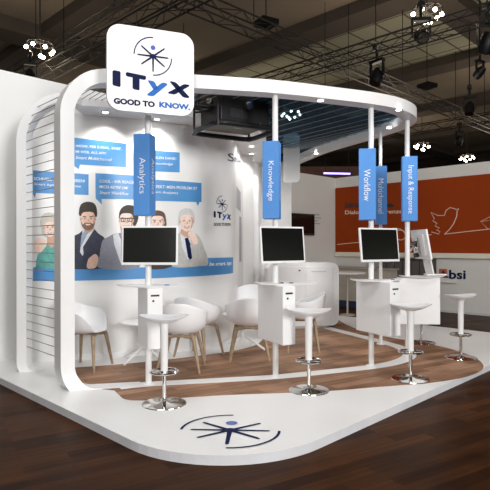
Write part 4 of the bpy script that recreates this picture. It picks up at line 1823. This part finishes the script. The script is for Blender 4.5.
# chandeliers ----------------------------------------------------------------
def chandelier(px, py, D, lbl, sc=1.0, e=0):
    q = dp(px, py, D)
    t = thing('chandelier', lbl, 'chandelier', q, random.random() * 3, 'glowing lamp clusters in the hall')
    b = bmesh.new()
    cone(b, (0, 0, 0.1 * sc), (0, 0, ZC - q.z), 0.02, n=8)
    tube(b, [(0.42 * sc * math.cos(R(a)), 0.42 * sc * math.sin(R(a)), 0.1 * sc) for a in range(0, 360, 30)], 0.018 * sc, 6, closed=True)
    for k in range(7):
        a = 2 * PI * k / 7
        r = 0.42 * sc
        cone(b, (0, 0, 0.15 * sc), (r * math.cos(a), r * math.sin(a), 0.1 * sc), 0.014 * sc, n=6)
        cone(b, (r * math.cos(a), r * math.sin(a), 0.1 * sc), (r * math.cos(a), r * math.sin(a), -0.05 * sc), 0.03 * sc, n=8)
    obj('frame', b, M['truss'], t)
    for k in range(9):
        a = 2 * PI * k / 7
        r = 0.42 * sc if k < 7 else 0.12 * sc
        z = (-0.1 if k < 7 else -0.28) * sc
        b = bmesh.new()
        bmesh.ops.create_icosphere(b, subdivisions=2, radius=0.062 * sc, matrix=Matrix.Translation((r * math.cos(a), r * math.sin(a), z + 0.05 * math.sin(k * 5) * sc)))
        obj('bulb', b, M['bulb'], t)
    return t


chandelier(40, 47, 14.5, 'glowing lamp cluster above the white partition and rear post', 0.85)
chandelier(427, 12, 13.5, 'large glowing lamp cluster on the truss above the canopy', 0.85)
chandelier(291, 112, 24, 'lamp cluster seen through the blue tinted film', 1.0)
chandelier(422, 145, 31, 'distant lamp cluster above the Input & Response sign', 1.0)
chandelier(467, 156.5, 34, 'distant lamp cluster just above the orange wall', 1.0)


def spot(px, py, D, lbl, sc=1.0, tilt=20):
    q = dp(px, py, D)
    t = thing('stage_light', lbl, 'spotlight', q, random.random() * 6, 'black stage lights hanging from the trusses')
    b = bmesh.new()
    lathe(b, [(0, 0.16), (0.08, 0.15), (0.12, 0.06), (0.13, -0.08), (0.11, -0.18), (0, -0.18)], 16)
    xf(b, Matrix.Scale(sc, 4) @ Matrix.Rotation(R(tilt), 4, 'X'))
    obj('head', b, M['black'], t)
    b = bmesh.new()
    for sx in (-1, 1):
        box(b, (sx * 0.155 * sc, 0, 0.12 * sc), (0.025 * sc, 0.06 * sc, 0.32 * sc))
    box(b, (0, 0, 0.29 * sc), (0.335 * sc, 0.10 * sc, 0.06 * sc))
    obj('yoke', b, M['black'], t)
    b = bmesh.new()
    cone(b, (0, 0, 0.3 * sc), (0, 0, 0.55 * sc), 0.03 * sc, n=8)
    box(b, (0, 0, 0.55 * sc), (0.1 * sc, 0.14 * sc, 0.1 * sc))
    obj('clamp', b, M['black'], t)
    b = bmesh.new()
    lathe(b, [(0, 0), (0.085, 0), (0.08, 0.01), (0, 0.01)], 16)
    xf(b, Matrix.Scale(sc, 4) @ Matrix.Rotation(R(tilt), 4, 'X') @ Matrix.Translation((0, 0, -0.19)))
    obj('lens', b, M['chrome'], t)
    # drop rod up to the truss level
    zt2 = 6.5 if q.z < 6.2 else ZC - 0.1
    if zt2 - q.z > 0.6 * sc:
        b = bmesh.new()
        cone(b, (0, 0, 0.5 * sc), (0, 0, zt2 - q.z), 0.02, n=6)
        obj('drop_rod', b, M['black'], t)


spot(377, 76, 14, 'black stage light above the front beam of the canopy', 1.35)
spot(30, 75, 13.5, 'black stage light beside the top of the white partition', 1.0, 70)
spot(421, 36, 13.0, 'black stage light under the large lamp cluster', 1.4, 60)
spot(487, 42, 12.5, 'black stage light at the end of the truss above the orange wall', 1.5)
spot(469.5, 108, 18, 'black stage light hanging midway above the bird drawing', 1.3)
spot(459.5, 140, 22, 'small black stage light just above the bird drawing', 1.2)
spot(480, 72, 16, 'black stage light on the truss above the envelope drawing', 1.1, 50)

# ceiling speaker boxes
for (px, py, D, lbl) in ((266, 23, 15, 'square black loudspeaker under the ceiling above the projector'), (427, 86, 20, 'square black loudspeaker under the ceiling above the ring end')):
    q = dp(px, py, D)
    t = thing('hall_loudspeaker', lbl, 'loudspeaker', q, R(30), 'hall loudspeakers')
    b = bmesh.new()
    box(b, (0, 0, 0), (0.55, 0.55, 0.16))
    obj('cabinet', b, M['black'], t, bevel=0.02)
    b = bmesh.new()
    cone(b, (0, 0, 0.08), (0, 0, ZC - q.z - 0.01), 0.015, n=6)
    obj('drop_rod', b, M['black'], t)

# magenta strip light of another stand far behind
q = dp(337, 173.5, 17)
b = bmesh.new()
box(b, (0, 0, 0), (0.9, 0.05, 0.05))
o = obj('strip_light', b, mat('violet_glow', (.5, .4, 1), 0.5, emit=(0.5, 0.4, 1.0), es=2.5))
for sx in (-0.4, 0.4):
    cone(b_ := bmesh.new(), (sx, 0, 0.02), (sx, 0, ZC - q.z - 0.1), 0.01, n=6)
    obj('suspension_cable', b_, M['black'], o)
o.location = q
o.rotation_euler = (0, 0, R(10))
tag(o, 'violet strip light shining behind the top of the white partition', 'light')
# red-brown fascia of a far stand
q = dp(300, 178, 19)
b = bmesh.new()
box(b, (q.x + 0.3, q.y, 2.2), (3.6, 0.3, 4.3))
o = obj('distant_booth', b, mat('far_redbrown', (0.10, 0.035, 0.02), 0.7, var=0.3, scale=2))
tag(o, 'red brown booth far behind the white partition', 'booth')

# ------------------------------------------------------------------ lights
def area(name, loc, size, energy, target=None, col=(1, 1, 1), sy=None):
    l = bpy.data.lights.new(name, 'AREA')
    l.energy = energy
    l.size = size
    if sy:
        l.shape = 'RECTANGLE'
        l.size_y = sy
    l.color = col
    o = bpy.data.objects.new(name, l)
    C.objects.link(o)
    o.location = loc
    if target:
        d = Vector(target) - Vector(loc)
        o.rotation_euler = d.to_track_quat('-Z', 'Y').to_euler()
    return o


area('hall_light', (-1.5, 3.2, 6.6), 2.2, 112, (-0.4, 5.6, 0), (1, 0.99, 0.98))
area('hall_light', (2.2, 3.8, 6.8), 2.0, 100, (1.0, 6.2, 0), (1, 0.99, 0.98))
area('hall_light', (-1.5, -3.5, 3.6), 2.6, 190, (-0.6, 6.5, 2.0), (1, 0.99, 0.98))
area('hall_light', (6.5, -6.5, 3.9), 2.6, 1080, (-0.8, 6.8, 2.3), (1, 0.99, 0.98))
area('hall_light', (6.0, 7.5, 7.6), 2.0, 35, (5.0, 11.0, 1), (1, 0.95, 0.88))
# added upward fill lights without fixtures, brightening the hall ceiling
for (x_, y_, e_) in ((-6, 16, 45), (5, 16, 85), (12, 22, 140), (-3, 26, 90), (-12, 26, 50), (8, 34, 140)):
    area('ceiling_fill', (x_, y_, 5.6), 3.0, e_, (x_, y_, 9), (1.0, 0.88, 0.74))

w = bpy.data.worlds.new('world')
S.world = w
w.use_nodes = True
bg = w.node_tree.nodes['Background']
bg.inputs['Color'].default_value = (1.0, 0.93, 0.86, 1)
bg.inputs['Strength'].default_value = 0.27

S.view_settings.view_transform = 'Standard'
S.view_settings.look = 'None'
S.view_settings.exposure = 0.0
S.view_settings.gamma = 1.0
S.view_settings.use_curve_mapping = False
S.cycles.max_bounces = 8
